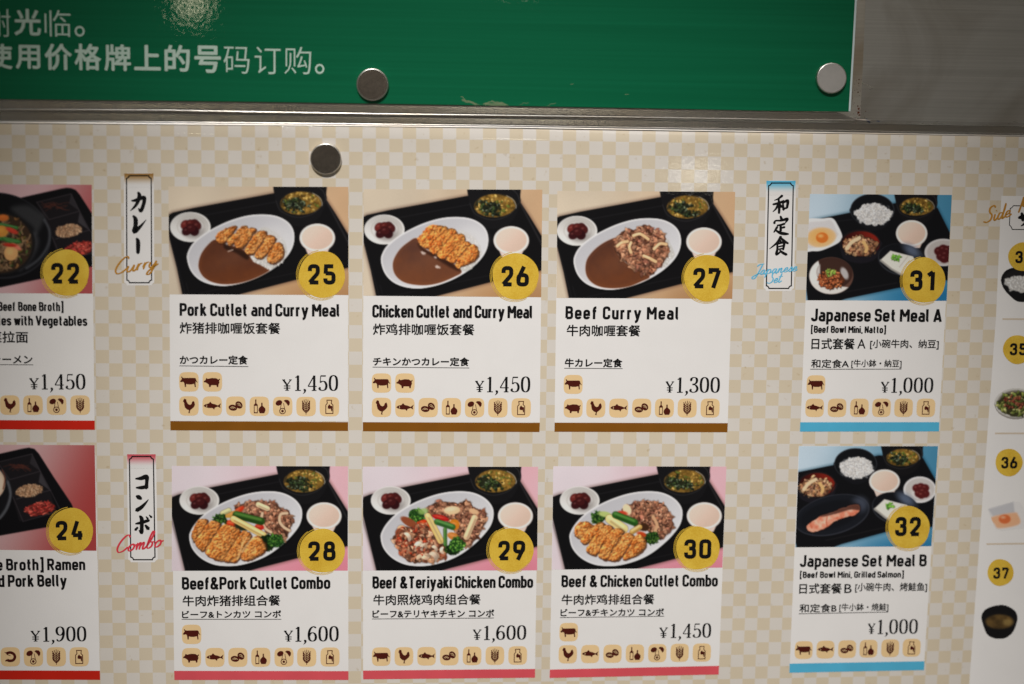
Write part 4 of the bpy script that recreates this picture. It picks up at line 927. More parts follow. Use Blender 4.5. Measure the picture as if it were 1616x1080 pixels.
# brush script
SCR = {'C': (.62, [[(.6, .82), (.52, .98), (.34, .92), (.12, .6), (.03, .25), (.14, .02), (.38, .06), (.6, .26)]]),
       'u': (.42, [[(.02, .38), (-.02, .12), (.07, 0), (.2, .14), (.3, .4)], [(.3, .4), (.27, .08), (.34, 0), (.46, .14)]]),
       'r': (.3, [[(0, .12), (.08, .4), (.04, .0)], [(.05, .2), (.14, .38), (.26, .4)]]),
       'y': (.44, [[(.02, .38), (-.01, .14), (.07, .03), (.22, .18), (.32, .4)], [(.32, .4), (.22, -.05), (.08, -.36), (-.06, -.34), (.04, -.12), (.44, .2)]]),
       'o': (.4, [[(.2, .4), (.05, .28), (.02, .08), (.13, 0), (.28, .12), (.3, .32), (.2, .4), (.3, .3), (.44, .34)]]),
       'm': (.56, [[(0, .14), (.07, .4), (.03, 0)], [(.04, .18), (.16, .39), (.22, .36), (.19, 0)], [(.2, .18), (.34, .39), (.4, .35), (.37, .06), (.44, 0), (.58, .14)]]),
       'n': (.44, [[(0, .14), (.07, .4), (.03, 0)], [(.04, .18), (.18, .39), (.25, .36), (.22, .06), (.3, 0), (.44, .14)]]),
       'b': (.42, [[(-.02, .1), (.2, .6), (.26, .93), (.17, .97), (.07, .6), (.02, .12), (.12, 0), (.27, .12), (.26, .34), (.14, .36)], [(.22, .34), (.42, .36)]]),
       'a': (.42, [[(.3, .36), (.14, .4), (.01, .2), (.05, .01), (.18, .08), (.3, .36)], [(.3, .4), (.26, .08), (.33, 0), (.46, .14)]]),
       'p': (.42, [[(0, .14), (.08, .42), (-.04, -.36)], [(.04, .24), (.18, .41), (.3, .3), (.24, .06), (.08, .02)], [(.2, .04), (.44, .14)]]),
       'e': (.34, [[(.02, .16), (.2, .22), (.23, .38), (.1, .38), (.0, .14), (.12, 0), (.36, .14)]]), 's': (.3, [[(-.02, .08), (.18, .42), (.24, .14), (.12, 0), (0, .05)], [(.16, .02), (.32, .14)]]),
       'S': (.5, [[(.56, .82), (.44, .99), (.24, .88), (.24, .62), (.38, .4), (.34, .12), (.14, 0), (-.08, .1)]]), 't': (.26, [[(.14, .85), (.03, .15), (.1, 0), (.28, .14)], [(-.08, .52), (.28, .56)]]),
       'i': (.2, [[(.05, .4), (.01, .1), (.08, 0), (.22, .14)], [(.1, .58), (.12, .62)]]), 'd': (.42, [[(.26, .36), (.1, .38), (.0, .14), (.08, .0), (.2, .1), (.34, .5), (.4, .95)], [(.4, .95), (.27, .1), (.33, 0), (.46, .14)]]),
       'J': (.5, [[(.1, .8), (.3, .96), (.62, .98)], [(.5, .96), (.36, .3), (.2, -.22), (.02, -.34), (-.06, -.18), (.2, .02), (.5, .14)]]),
       'M': (.8, [[(0, 0), (.12, .5), (.2, .95)], [(.2, .95), (.26, .3), (.5, .92)], [(.5, .92), (.5, .2), (.6, 0), (.74, .14)]])}
def script(F, s, x0, y0, x1, y1, H, wd, mat, lift, slant=.38):
    cx = 0; it = []
    for ch in s: it.append((cx, ch)); cx += SCR[ch][0] + .02
    sx = math.hypot(x1 - x0, y1 - y0) / (cx * H); a = math.atan2(y1 - y0, x1 - x0)
    for ox, ch in it:
        for P in SCR[ch][1]:
            Q = catmull(P, 6, False); tan = np.gradient(Q, axis=0); n = np.abs(tan[:, 1]) / np.maximum(np.linalg.norm(tan, axis=1), 1e-6)
            w2 = wd * (.8 + .75 * n); w2[0] *= .5; w2[-1] *= .4
            X = ((ox + Q[:, 0]) * sx + Q[:, 1] * slant) * H; Y = Q[:, 1] * H
            F.ribbon(np.stack([x0 + X * math.cos(a) + Y * math.sin(a), y0 + X * math.sin(a) - Y * math.cos(a)], 1), w2, mat, lift)
def brush(F, strokes, o, s, mat, lift):
    for st in strokes:
        A = np.array(st, float); Q = catmull([tuple(a) for a in A], 6, False)
        F.ribbon(np.stack([o[0] + Q[:, 0] / s, o[1] + Q[:, 1] / s], 1), np.maximum(Q[:, 2] / s * 1.42, .4), mat, lift)
        for q in (Q[0], Q[-1]):
            if q[2] > 12 * s / 5.68: F.disc(o[0] + q[0] / s, o[1] + q[1] / s, q[2] / s * .46, q[2] / s * .4, mat, lift, n=9)

# ---------------------------------------------------------------- the steel wall behind everything
def slab(name, pts, y0, thick, mat, parent=None, kind=None, bevel=0.0, nsub=1):
    """a plate whose front lies at Y = y0, outline traced in photo coordinates"""
    P = np.array([at(float(p[0]), float(p[1]), y0 + (p[2] if len(p) > 2 else 0)) for p in pts])
    o0 = P.mean(0); n = len(P); V = [tuple(p - o0) for p in P] + [tuple(p - o0 + np.array([0, thick, 0])) for p in P]
    F = [tuple(range(n - 1, -1, -1))] + [tuple(range(n, 2 * n))] + [(i, (i + 1) % n, (i + 1) % n + n, i + n) for i in range(n)]
    me = bpy.data.meshes.new(name); me.from_pydata(V, [], F); me.update()
    import bmesh
    bm = bmesh.new(); bm.from_mesh(me); bmesh.ops.recalc_face_normals(bm, faces=bm.faces); bm.to_mesh(me); bm.free()
    me.materials.append(MAT[mat]); o = bpy.data.objects.new(name, me)
    pw = parent_world(parent); o.location = o0 - pw
    if bevel:
        b = o.modifiers.new('bevel', 'BEVEL'); b.width = bevel; b.segments = 2
    return link(o, parent, None, kind)

wall = slab('wall', [(-260, -260), (1900, -260), (1900, 1400), (-260, 1400)], STEEL_Y, .02, 'steel', kind='structure')
WS = STEEL_Y
# specks, smear and scratch that stay on the steel
f = Flat(); rr = random.Random(4)
for x, y, r in ((1355.5, 126, 1.2), (1355, 132, 1.0), (1354, 146, 1.3), (1353.5, 168, 1.3), (1355, 172, 2.0), (1354.5, 178, 2.3), (1356, 182, 1.6), (1351, 190, 1.2), (1320, 182, 1.6), (1346, 187, 1.0), (1366, 176, .9)):
    f.disc(x, y, r * .8, r, 'rust', 6e-5, rr.random() * 90, 9, .2)
for k in range(26):
    f.disc(1342 + rr.gauss(10, 6), rr.uniform(120, 195), .5, .6, 'rust', 6e-5, 0, 6, .2)
f.build('rust_speck', PLATE_Y, wall, None, 'stuff')
f = Flat(); f.ribbon([(1366, 188), (1370, 191), (1373, 195)], [2, 4, 1.5], 'bluemark', 6e-5); f.ribbon([(1383, 191), (1388, 192)], [1.5, 2], 'bluemark', 6e-5); f.build('ink_smear', WS, wall)
f = Flat(); f.ribbon([(1360, 131.5), (1368, 134.5), (1377, 137.5)], [1.2, 1.0, .6], 'scratch', 6e-5); f.ribbon([(1372, 142), (1378, 139)], [.5, .4], 'scratch', 6e-5)
for k in range(34):
    x = rr.uniform(1340, 1610); y = rr.uniform(192, 208); f.ribbon([(x, y), (x + rr.uniform(3, 16), y + rr.uniform(-1.5, 1.5))], [.5, .25], 'scratch', 6e-5)
f.build('scratch', WS, wall, None, 'stuff')

# worn backing plate that carries the green sign, and the two strips below it
backing = slab('backing_plate', [(-240, -240), (1367, -240), (1366, 0), (1363.5, 60), (1360.5, 132), (1357.5, 187), (1250, 190.5), (1000, 187.5), (800, 185.2), (600, 182.8), (400, 179.6), (250, 176.6), (0, 175.2), (-240, 173)], PLATE_Y, .0014 - 2e-4, 'plate', bevel=.00025)
thing(backing, 'worn steel backing plate showing as a margin right of and below the green sign', 'metal plate')
def lip(name, top, bot, y0, tilt, bulge, thick, mat, parent=None):
    """long rolled steel lip: leans back by tilt over its height and is slightly convex"""
    xs = np.linspace(-240, 1900, 60); tx, ty = zip(*top); bx, by = zip(*bot); rows = 9; V = []
    for v in np.linspace(0, 1, rows):
        yy = np.interp(xs, tx, ty) * (1 - v) + np.interp(xs, bx, by) * v
        V.append([at(float(x), float(y), y0 + tilt * (.5 - v) - bulge * (1 - (2 * v - 1) ** 2) + (.0 if 0 < v < 1 else .00012)) for x, y in zip(xs, yy)])
    V = np.array(V).reshape(-1, 3); n = len(xs); o0 = V.mean(0)
    edge = list(range(n)) + [n * (rows - 1) + k for k in range(n - 1, -1, -1)]; nb = len(V); allv = np.vstack([V, V[edge] + np.array([0, thick, 0])])
    F = [(r * n + k, r * n + k + 1, (r + 1) * n + k + 1, (r + 1) * n + k) for r in range(rows - 1) for k in range(n - 1)]
    F += [(edge[k], edge[k + 1], nb + k + 1, nb + k) for k in range(2 * n - 1) if k != n - 1]
    me = bpy.data.meshes.new(name); me.from_pydata((allv - o0).tolist(), [], F); me.materials.append(MAT[mat])
    me.polygons.foreach_set('use_smooth', [k < (rows - 1) * (n - 1) for k in range(len(F))]); me.update()
    o = bpy.data.objects.new(name, me); o.location = o0 - parent_world(parent); return link(o, parent)
strip = lip('lower_strip', [(-240, 173.6), (0, 175.8), (250, 177.2), (400, 180.6), (600, 183.8), (800, 186.2), (1000, 189.2), (1250, 193.5), (1616, 200), (1900, 205)],
            [(-240, 189), (0, 191.4), (400, 194.8), (800, 199.0), (1200, 204.8), (1616, 211.8), (1900, 216.5)], .0030, .00026, .000012, .0006, 'lip')
thing(strip, 'long thin steel strip running directly above the menu poster', 'metal strip')
bead = slab('edge_trim', [(-240, 190), (0, 192.2), (400, 195.9), (800, 200.1), (1200, 207), (1616, 213.8), (1900, 218.6), (1900, 221.5), (1616, 216.8), (1200, 210), (800, 204.0), (400, 199.6), (0, 196.2), (-240, 194)], .0020, .0018, 'trim', bevel=.0005)
thing(bead, 'narrow polished metal edging along the top edge of the menu poster', 'trim')

# ---------------------------------------------------------------- green sign
lip('rolled_edge', [(-240, 155), (0, 157.5), (200, 159.5), (400, 161.7), (600, 164.7), (800, 168.1), (1000, 171.5), (1345, 178.2), (1358, 190), (1900, 200)],
    [(-240, 171), (0, 173.2), (250, 174.6), (400, 177.6), (600, 180.8), (800, 183.2), (1000, 185.8), (1250, 189.8), (1358, 190.4), (1900, 200.1)], .0020, .00028, .000012, .0006, 'lip', backing)
sign = slab('sign_board', [(-240, -240), (1353.5, -240), (1351.5, 0), (1347.2, 80), (1341.4, 176.6), (1200, 175.0), (1000, 171.0), (800, 167.6), (600, 164.2), (400, 161.2), (200, 159.0), (0, 157.0), (-240, 154.5)], SIGN_Y, .0013, 'green', bevel=.0002)
thing(sign, 'green sign board with white Chinese lettering across the top', 'sign')
f = Flat(); f.ribbon([(1352.6, -120), (1350.6, 0), (1346.3, 80), (1340.6, 176)], 3.0, 'edge', 4e-5); f.build('pale_border', SIGN_Y, sign)
def green_text(rows):
    f = Flat()
    for s, x0, x1, y0, y1, b in rows: cjk(f, s, x0, x1, y0, y1, 'letter', 5e-5, b)
    return f
green_text([('谢', -25, 17, 14, 58, -.006), ('光', 24 - 1, 65, 14, 56, .022), ('临', 71, 112, 16, 58, -.006), ('。', 118, 134, 41, 58, .012)]).build('lettering', SIGN_Y, sign, 'white letters of the upper line')
green_text([('使', -22, 20, 69, 109, .024), ('用', 25, 64, 71, 109, .024), ('价', 71, 114, 69, 111, .024), ('格', 118, 160, 69, 111, .024), ('牌', 165, 207, 70, 112, .022),
            ('上', 212, 254, 71, 111, .026), ('的', 260, 300, 71, 113, .024), ('号', 307, 349, 72, 115, .024), ('码', 353, 394, 74, 116, -.006), ('订', 402, 443, 74, 117, -.006), ('购', 449, 491, 74, 117, -.006), ('。', 497, 512, 101, 117, .014)]).build('lettering', SIGN_Y, sign, 'white letters of the lower line')
f = Flat()
def scribble(x0, y0, x1, y1, n, amp, w_):
    pts = [(x0 + (x1 - x0) * k / n, y0 + (y1 - y0) * k / n + rr.uniform(-amp, amp)) for k in range(n + 1)]
    f.ribbon(catmull(pts, 4, False), w_, 'glue', 7e-5)
for a in ((727, 153, 740, 161, 5, 2, 1.2), (740, 160, 757, 166, 6, 1, 1), (729, 158, 752, 165, 6, 1, 3), (762, 165, 775, 161, 5, 1, 1.6), (775, 161, 792, 163, 5, 1.5, 3), (790, 162, 802, 167, 5, 1, 1.4), (864, 167, 877, 163, 5, 1, 1), (820, 166, 834, 162, 5, 1.5, .8), (986, 149, 992, 149, 3, .5, 1), (900, 134, 905, 132, 3, .5, .8), (765, 164, 798, 166, 7, 1, 4)): scribble(*a)
f.build('glue_residue', SIGN_Y, sign, 'dried glue rests along the bottom edge', 'stuff')

# ---------------------------------------------------------------- round magnets
def magnet(px, py, rpx, surf_y, mat, label, tilt=0):
    c = at(float(px), float(py), surf_y); d = CELL / 21.1 * rpx * 1.0; h = .0030
    prof = [(0, h), (d * .925, h), (d * .95, h * .975), (d * .975, h * .91), (d * .99, h * .8), (d, h * .64), (d, h * .12), (d * .985, 0)]
    n = 72; V = [(0, -h, 0)]; F = []; MI = []
    for r_, y_ in prof[1:]:
        for k in range(n): t = 2 * math.pi * k / n; V.append((r_ * math.cos(t), -y_, r_ * math.sin(t)))
    for k in range(n): F.append((0, 1 + k, 1 + (k + 1) % n)); MI.append(0)
    for j in range(len(prof) - 2):
        for k in range(n): a = 1 + j * n; F.append((a + k, a + n + k, a + n + (k + 1) % n, a + (k + 1) % n)); MI.append(1)
    me = bpy.data.meshes.new('magnet'); me.from_pydata(V, [], F); me.materials.append(MAT[mat]); me.materials.append(MAT['rim'])
    me.polygons.foreach_set('material_index', MI)
    me.polygons.foreach_set('use_smooth', [m == 1 for m in MI]); me.update()
    import bmesh
    bm = bmesh.new(); bm.from_mesh(me); bmesh.ops.recalc_face_normals(bm, faces=bm.faces)
    bm.to_mesh(me); bm.free()
    o = bpy.data.objects.new('magnet', me); o.location = c; o.rotation_euler = (math.radians(tilt), 0, 0); link(o)
    thing(o, label, 'magnet', 'round metal magnets')
pc = at(513.5, 250.5, sheet)
magnet(588, 134, 25.3, SIGN_Y, 'nickel', 'brown grey round magnet at the lower edge of the green sign, below its text')
magnet(1310.5, 124, 24.6, SIGN_Y, 'lit_nickel', 'round magnet, its metal lightened as if catching light, in the lower right corner of the green sign')
magnet(514.5, 251, 24.6, float(pc[1]), 'nickel', 'dark round magnet on the checked top margin of the menu poster')

# ---------------------------------------------------------------- the menu poster
base = at(800., 1079., sheet)
poster = bpy.data.objects.new('menu_poster', None); poster.location = tuple(base); link(poster)
thing(poster, 'large menu poster with beige checks and framed panels of set meals', 'menu poster')
nx, ny = 150, 110
uu = np.linspace(-240, 1860, nx); v0 = np.linspace(0, 1, ny) ** 1.6
topx = np.interp(uu, [-240, 0, 400, 800, 1200, 1616, 1860], [193, 195.6, 198.8, 203.4, 209.6, 216.4, 220.5])
X = np.repeat(uu[None], ny, 0); Y = topx[None] + (1330 - topx[None]) * v0[:, None]
P = at(X, Y, sheet).reshape(-1, 3) - base
me = bpy.data.meshes.new('checked_sheet')
idx = np.arange(nx * ny).reshape(ny, nx); Fq = np.stack([idx[:-1, :-1], idx[1:, :-1], idx[1:, 1:], idx[:-1, 1:]], -1).reshape(-1, 4).tolist()
back = P + np.array([0, .0007, 0]); nb = len(P)                       # 0.7 mm thick sheet: back face and rim
rim = list(idx[0, :]) + list(idx[1:, -1]) + list(idx[-1, -2::-1]) + list(idx[-2:0:-1, 0])
bk = [(nb + k, nb + (k + 1) % len(rim)) for k in range(len(rim))]
Vv = P.tolist() + [back[i].tolist() for i in rim]
Fr = [(rim[k], rim[(k + 1) % len(rim)], nb + (k + 1) % len(rim), nb + k) for k in range(len(rim))]
me.from_pydata(Vv, [], Fq + Fr)
uvl = me.uv_layers.new(name='checks'); ii, jj = checks(X.ravel(), Y.ravel())
UV = np.stack([ii, jj], -1); UV = np.vstack([UV, UV[rim]])
vi = np.empty(len(me.loops), np.int32); me.loops.foreach_get('vertex_index', vi); uvl.data.foreach_set('uv', UV[vi].astype(np.float32).ravel())
me.materials.append(MAT['checks']); me.materials.append(MAT['white'])
me.polygons.foreach_set('material_index', [0] * len(Fq) + [1] * len(Fr)); me.polygons.foreach_set('use_smooth', [True] * len(Fq) + [False] * len(Fr)); me.update()
link(bpy.data.objects.new('checked_sheet', me), poster)

L1, L2, L3, L4, L5 = 5e-5, 9e-5, 13e-5, 17e-5, 21e-5
# allergen pictograms, drawn in a 188-unit tile
def ell_pts(cx, cy, rx, ry, rot=0, n=18):
    a = math.radians(rot); return [(cx + rx * math.cos(t) * math.cos(a) - ry * math.sin(t) * math.sin(a), cy + rx * math.cos(t) * math.sin(a) + ry * math.sin(t) * math.cos(a)) for t in [2 * math.pi * k / n for k in range(n)]]
ICON = {
 'cow': [('p', [(10, 88), (20, 76), (28, 66), (20, 46), (26, 42), (36, 56), (50, 57), (150, 56), (160, 62), (165, 80), (178, 98), (172, 101), (160, 88), (157, 108), (160, 142), (149, 143), (145, 112), (118, 118), (82, 118), (68, 112), (66, 143), (55, 143), (50, 106), (40, 93), (22, 97), (12, 95)])],
 'pig': [('p', [(12, 88), (28, 78), (38, 56), (52, 66), (90, 57), (130, 59), (152, 72), (164, 62), (168, 72), (158, 82), (162, 100), (153, 120), (150, 143), (137, 143), (133, 126), (82, 126), (77, 143), (63, 143), (60, 120), (44, 108), (28, 99), (14, 99)])],
 'rooster': [('p', [(43, 38), (52, 24), (62, 30), (68, 28), (72, 50), (86, 76), (104, 84), (118, 76), (126, 54), (140, 46), (148, 60), (152, 84), (142, 104), (120, 124), (107, 133), (101, 156), (110, 162), (88, 162), (95, 134), (76, 128), (56, 108), (50, 84), (48, 62), (38, 52)])],
 'fish': [('p', [(10, 92), (30, 76), (60, 70), (76, 52), (92, 70), (120, 76), (148, 88), (178, 66), (168, 92), (174, 114), (148, 99), (120, 109), (112, 128), (98, 113), (60, 113), (30, 105)]), ('l', [(38, 80), (44, 92), (38, 104)], 4)],
 'shell': [('p', ell_pts(66, 108, 42, 29, 8)), ('p', ell_pts(124, 82, 38, 31, 50)), ('l', [(40, 112), (60, 98), (84, 106), (90, 116)], 4), ('l', [(52, 116), (64, 108), (78, 114)], 4), ('l', [(104, 72), (124, 66), (140, 84), (144, 98)], 4), ('l', [(112, 84), (124, 80), (132, 92)], 4)],
 'bottle': [('p', [(55, 28), (66, 28), (66, 64), (79, 80), (79, 160), (42, 160), (42, 80), (55, 64)]), ('q', [(49, 90), (72, 90), (72, 150), (49, 150)]), ('p', [(112, 60), (125, 60), (125, 88), (150, 112), (153, 132), (141, 160), (98, 160), (86, 132), (90, 112), (112, 88)])],
 'egg': [('p', ell_pts(58, 60, 33, 25, -25)), ('p', [(104, 40), (120, 30), (146, 32), (162, 50), (160, 74), (146, 90), (138, 76), (124, 58)]), ('c', ell_pts(92, 138, 27, 26), 8), ('p', ell_pts(92, 138, 13, 13, 0, 12)), ('k', [(82, 62), (72, 116)], 6), ('k', [(102, 62), (112, 116)], 6)],
 'wheat': [('k', [(94, 22), (94, 170)], 6)] + [('k', [(94, y), (94 + s * 24, y - 22), (94 + s * 36, y - 46)], 9) for y in (84, 102, 120, 138, 152) for s in (-1, 1)] + [('k', [(94, 70), (94 + s * 16, 44), (94 + s * 18, 28)], 6) for s in (-1, 1)],
 'milk': [('c', [(70, 32), (116, 32), (112, 62), (128, 78), (128, 158), (60, 158), (60, 78), (74, 62)], 8), ('p', [(78, 108), (80, 88), (94, 70), (104, 84), (122, 88), (122, 136), (114, 138), (106, 112), (92, 116)])],
 'shrimp': [('k', [(56, 62), (92, 52), (126, 66), (138, 96), (120, 126), (84, 132), (62, 122)], 26), ('k', [(56, 62), (40, 46)], 6), ('k', [(60, 70), (96, 84)], 6), ('k', [(62, 122), (46, 136)], 14)]}
def icon(parent, kind, x, y, s):
    """one allergen tile with its pictogram"""
    U, V = axes(x + s / 2, y + s / 2); f = Flat()
    def T(p): a = p[0] / 188 * s; b = p[1] / 188 * s; return (x + a * U[0] + b * V[0], y + a * U[1] + b * V[1])
    sq = []
    for k in range(36):
        t = 2 * math.pi * k / 36; c_, s_ = math.cos(t), math.sin(t); e = .52
        sq.append(T((94 + 93 * math.copysign(abs(c_) ** e, c_), 94 + 93 * math.copysign(abs(s_) ** e, s_))))
    f.poly(sq, 'tan', L2)
    for it in ICON[kind]:
        if it[0] == 'p': f.poly([T(p) for p in it[1]], 'maroon', L3)
        elif it[0] == 'q': f.poly([T(p) for p in it[1]], 'tan', L4)
        elif it[0] == 'l': f.ribbon([T(p) for p in it[1]], it[2] / 188 * s, 'tan', L4)
        elif it[0] == 'k': f.ribbon([T(p) for p in catmull(it[1], 5, False)] if len(it[1]) > 2 else [T(p) for p in it[1]], it[2] / 188 * s, 'maroon', L3)
        elif it[0] == 'c': f.ribbon([T(p) for p in it[1]], it[2] / 188 * s, 'maroon', L3, True)
    f.build('allergen_icon', sheet, parent, kind + ' pictogram on a tan tile')
def badge(parent, num, cx, cy, rx, ry, H, xs, yb, seed=0, rings=True):
    """brushed gold number disc with loose rings on its lower left"""
    f = Flat(); f.disc(cx, cy, rx, ry, 'gold', L4, 0, 56, .012)
    if rings:
        for k, (e, a0, a1, w_) in enumerate(((1.045, 95, 262, .9), (1.085, 110, 235, .7), (1.02, 20, 120, .8), (1.06, 60, 130, .6))):
            pts = [(cx - rx * .015 * k + rx * e * math.cos(math.radians(t)), cy + ry * .01 * k + ry * e * math.sin(math.radians(t))) for t in np.linspace(a0, a1, 26)]
            f.ribbon(pts, w_, 'gold', L4 + 1e-5)
    letter(f, num, xs[0], xs[1], yb, H, 'black', L5, .205, .10, wt=.212)
    f.build('number_badge', sheet, parent, 'gold disc numbered ' + num)
def text_obj(name, parent, fn, *a, **k):
    f = Flat(); fn(f, *a, **k); return f.build(name, sheet, parent)

def panel(label, white, bar, bar_mat, pic, pic_label, org, sc_):
    """a framed meal panel: white card, colour bar and its food picture"""
    f = Flat(); f.quad(white, 'white', L1, 10, 12); p = f.build('menu_panel', sheet, poster, label)
    f = Flat(); f.quad(bar, bar_mat, L2, 10, 1); f.build('colour_bar', sheet, p)
    ink_mesh('food_picture', org[0] + pic.X / sc_, org[1] + pic.Y / sc_, finish(pic), sheet, L2, p, pic_label)
    return p
def words(p, title=None, subs=(), cn=(), jp=None, under=None, price=None):
    if title: text_obj('title_text', p, letter, *title)
    for s_ in subs: text_obj('title_text', p, letter, *s_)
    f = Flat()
    for c_ in cn: cjk(f, *c_[:5], 'black', L2, c_[5] * 2.3 if len(c_) > 5 else .023)
    if cn: f.build('chinese_text', sheet, p)
    if jp:
        f = Flat()
        for c_ in jp: cjk(f, *c_[:5], 'black', L2, c_[5] * 3 if len(c_) > 5 else .036)
        f.ribbon(under, 1.0, 'black', L2); f.build('japanese_text', sheet, p)
    s_, yx0, yx1, x0, x1, yb, H = price
    f = Flat(); yen(f, yx0, yx1, yb - .3, H * .70, 'black', L2); figures(f, s_, x0, x1, yb, H, 'black', L2); f.build('price_text', sheet, p)
def icons(p, names, xs, y0, s, y1=None):
    for k, (n_, x) in enumerate(zip(names, xs)): icon(p, n_, x, y0 + ((y1 - y0) * k / max(len(xs) - 1, 1) if y1 else 0), s)
SEVEN = ['rooster', 'fish', 'shell', 'bottle', 'egg', 'wheat', 'milk']

# panel 25
p = panel('pork cutlet curry panel numbered 25', [(266.5, 295), (549.6, 297), (549.3, 665), (269, 665)], [(269, 664.6), (549.4, 666.5), (549.3, 680.3), (269.2, 679.3)], 'brown', pic25(), 'printed photo of sliced pork cutlet with curry on a white plate', (262, 288), 5.497)
words(p, ('Pork Cutlet and Curry Meal', 283.7, 536.4, 498.6, 19.8, 'black', L2), (), [('炸猪排咖喱饭套餐', 283.7, 442.6, 508.6, 527)], [('かつカレー定食', 283.7, 391.3, 560.8, 575.4)], [(283, 577.6), (392, 578.8)], ('1,450', 445.5, 460.8, 463.8, 536, 616.8, 24.6))
icons(p, ['cow', 'pig'], [282.5, 319.5], 587.2, 31.2); icons(p, SEVEN, [282.5, 319.3, 356.6, 393.7, 430.6, 467.5, 504.3], 625.2, 31.2, 626.4)
badge(p, '25', 508.2, 433.6, 36.6, 37.0, 31.0, (485.0, 530.5), 448.6)
# panel 26
p = panel('chicken cutlet curry panel numbered 26', [(574, 299), (855.8, 301), (851.8, 667), (572.6, 667)], [(572.6, 666.4), (851.9, 667.6), (851.2, 682), (572.8, 680.8)], 'brown', pic26(), 'printed photo of breaded chicken cutlet with curry on a white plate', (568, 292), 5.497)
words(p, ('Chicken Cutlet and Curry Meal', 587.8, 840.4, 501.2, 19.8, 'black', L2), (), [('炸鸡排咖喱饭套餐', 588.5, 748.9, 510.6, 529)], [('チキンかつカレー定食', 588.5, 740.4, 563.6, 577.8)], [(588, 579.6), (740.6, 581)], ('1,450', 749.6, 764, 766.7, 839, 619, 24.6))
icons(p, ['cow', 'pig'], [586.7, 623.7], 589.2, 31); icons(p, SEVEN, [586.7, 623.7, 660.4, 697, 733.7, 770.4, 807.2], 627.6, 31, 628.4)
badge(p, '26', 813.5, 436.2, 36.4, 36.8, 31.0, (790.3, 834.8), 451.6)
# panel 27
p = panel('beef curry panel numbered 27', [(880, 302), (1159.6, 303.5), (1148.4, 668.5), (875.2, 668.5)], [(875.2, 667.2), (1148.5, 668), (1147.8, 682.4), (875, 681.6)], 'brown', pic27(), 'printed photo of shredded beef with curry on a white plate', (872, 294), 5.497)
words(p, ('Beef Curry Meal', 892.2, 1071.1, 503.7, 20, 'black', L2, .165, .12, .26), (), [('牛肉咖喱套餐', 894, 1010.4, 512.6, 531)], [('牛カレー定食', 891, 982, 565.6, 580)], [(890.5, 581.4), (982.5, 582)], ('1,300', 1050, 1063.4, 1066.3, 1138, 619.8, 24.4))
icons(p, ['cow'], [889.6], 591.6, 30.4); icons(p, ['pig', 'rooster', 'fish', 'shell', 'bottle', 'wheat', 'milk'], [889.6, 925.4, 961.5, 997.8, 1033.7, 1069.6, 1105.8], 629, 30.4)
badge(p, '27', 1115.6, 438.8, 36.0, 36.8, 31.0, (1092.4, 1138), 454.6)
# panel 28
p = panel('beef and pork cutlet combo panel numbered 28', [(271.2, 735.6), (549.6, 736.4), (549.9, 1059.5), (275, 1059.5)], [(275, 1058.8), (549.9, 1059.2), (549.9, 1073.2), (275.4, 1073.2)], 'pink', pic28(), 'printed photo of sliced pork cutlet, vegetables and beef on a white plate', (264, 730), 5.497)
words(p, ('Beef&Pork Cutlet Combo', 287.3, 521.3, 930.6, 19.4, 'black', L2), (), [('牛肉炸猪排组合餐', 288.3, 442.6, 939.8, 957.2)], [('ビーフ&トンカツ コンボ', 287.3, 443.9, 964, 976)], [(286.8, 977.4), (444, 977.4)], ('1,600', 448, 462.6, 464.3, 537, 1012.6, 23.8))
icons(p, ['cow'], [286.9], 985.8, 31); icons(p, ['pig', 'fish', 'shell', 'bottle', 'egg', 'wheat', 'milk'], [286.9, 323.9, 360.1, 396.3, 433, 468.8, 505.6], 1022.6, 30.6, 1021.8)
badge(p, '28', 508.6, 869.4, 35.8, 34.6, 29.6, (485.6, 530.2), 884.6)
# panel 29
p = panel('beef and teriyaki chicken combo panel numbered 29', [(572.6, 736.8), (849.2, 737.2), (844.4, 1056.6), (573, 1059)], [(573, 1058.4), (844.4, 1055.8), (844.2, 1069.6), (573.2, 1072.2)], 'pink', pic29(), 'printed photo of glazed chicken, vegetables and beef on a white plate', (566, 730), 5.497)
words(p, ('Beef &Teriyaki Chicken Combo', 588, 841, 929, 19, 'black', L2), (), [('牛肉照烧鸡肉组合餐', 589, 758.6, 938.4, 955.6)], [('ビーフ&テリヤキチキン コンボ', 587.7, 780, 962.9, 975.4)], [(587.2, 977), (779.6, 975.4)], ('1,600', 746, 759.6, 762, 832.6, 1010, 22.6))
icons(p, ['cow', 'rooster', 'fish', 'shell', 'bottle', 'wheat', 'milk'], [586.9, 622.7, 658.5, 694.3, 730.3, 766.3, 802.3], 1021.6, 29.8, 1019.8)
badge(p, '29', 806.6, 867.6, 35.2, 34.6, 29.8, (785.2, 829), 883.8)
# panel 30
p = panel('beef and chicken cutlet combo panel numbered 30', [(873.2, 736), (1146.2, 736.5), (1134.6, 1051.6), (867.8, 1057.6)], [(867.8, 1056.8), (1134.6, 1050.8), (1134, 1064.6), (867.2, 1070)], 'pink', pic30(), 'printed photo of cut chicken cutlet, vegetables and beef on a white plate', (864, 730), 5.497)
words(p, ('Beef & Chicken Cutlet Combo', 886, 1132.4, 926.8, 18.6, 'black', L2), (), [('牛肉炸鸡排组合餐', 886, 1032.7, 938.2, 955)], [('ビーフ&チキンカツ コンボ', 884.3, 1047.7, 961, 973)], [(883.6, 974.8), (1048, 972.6)], ('1,450', 1040, 1053.6, 1056.7, 1124, 1006.8, 22.6))
icons(p, ['cow'], [883], 983, 29.6); icons(p, SEVEN, [881.7, 917, 952.3, 987.7, 1023, 1058.3, 1093.3], 1018.2, 29.2, 1015.4)
badge(p, '30', 1101, 865, 34.4, 34.2, 29.6, (1078.6, 1122.4), 881.4)
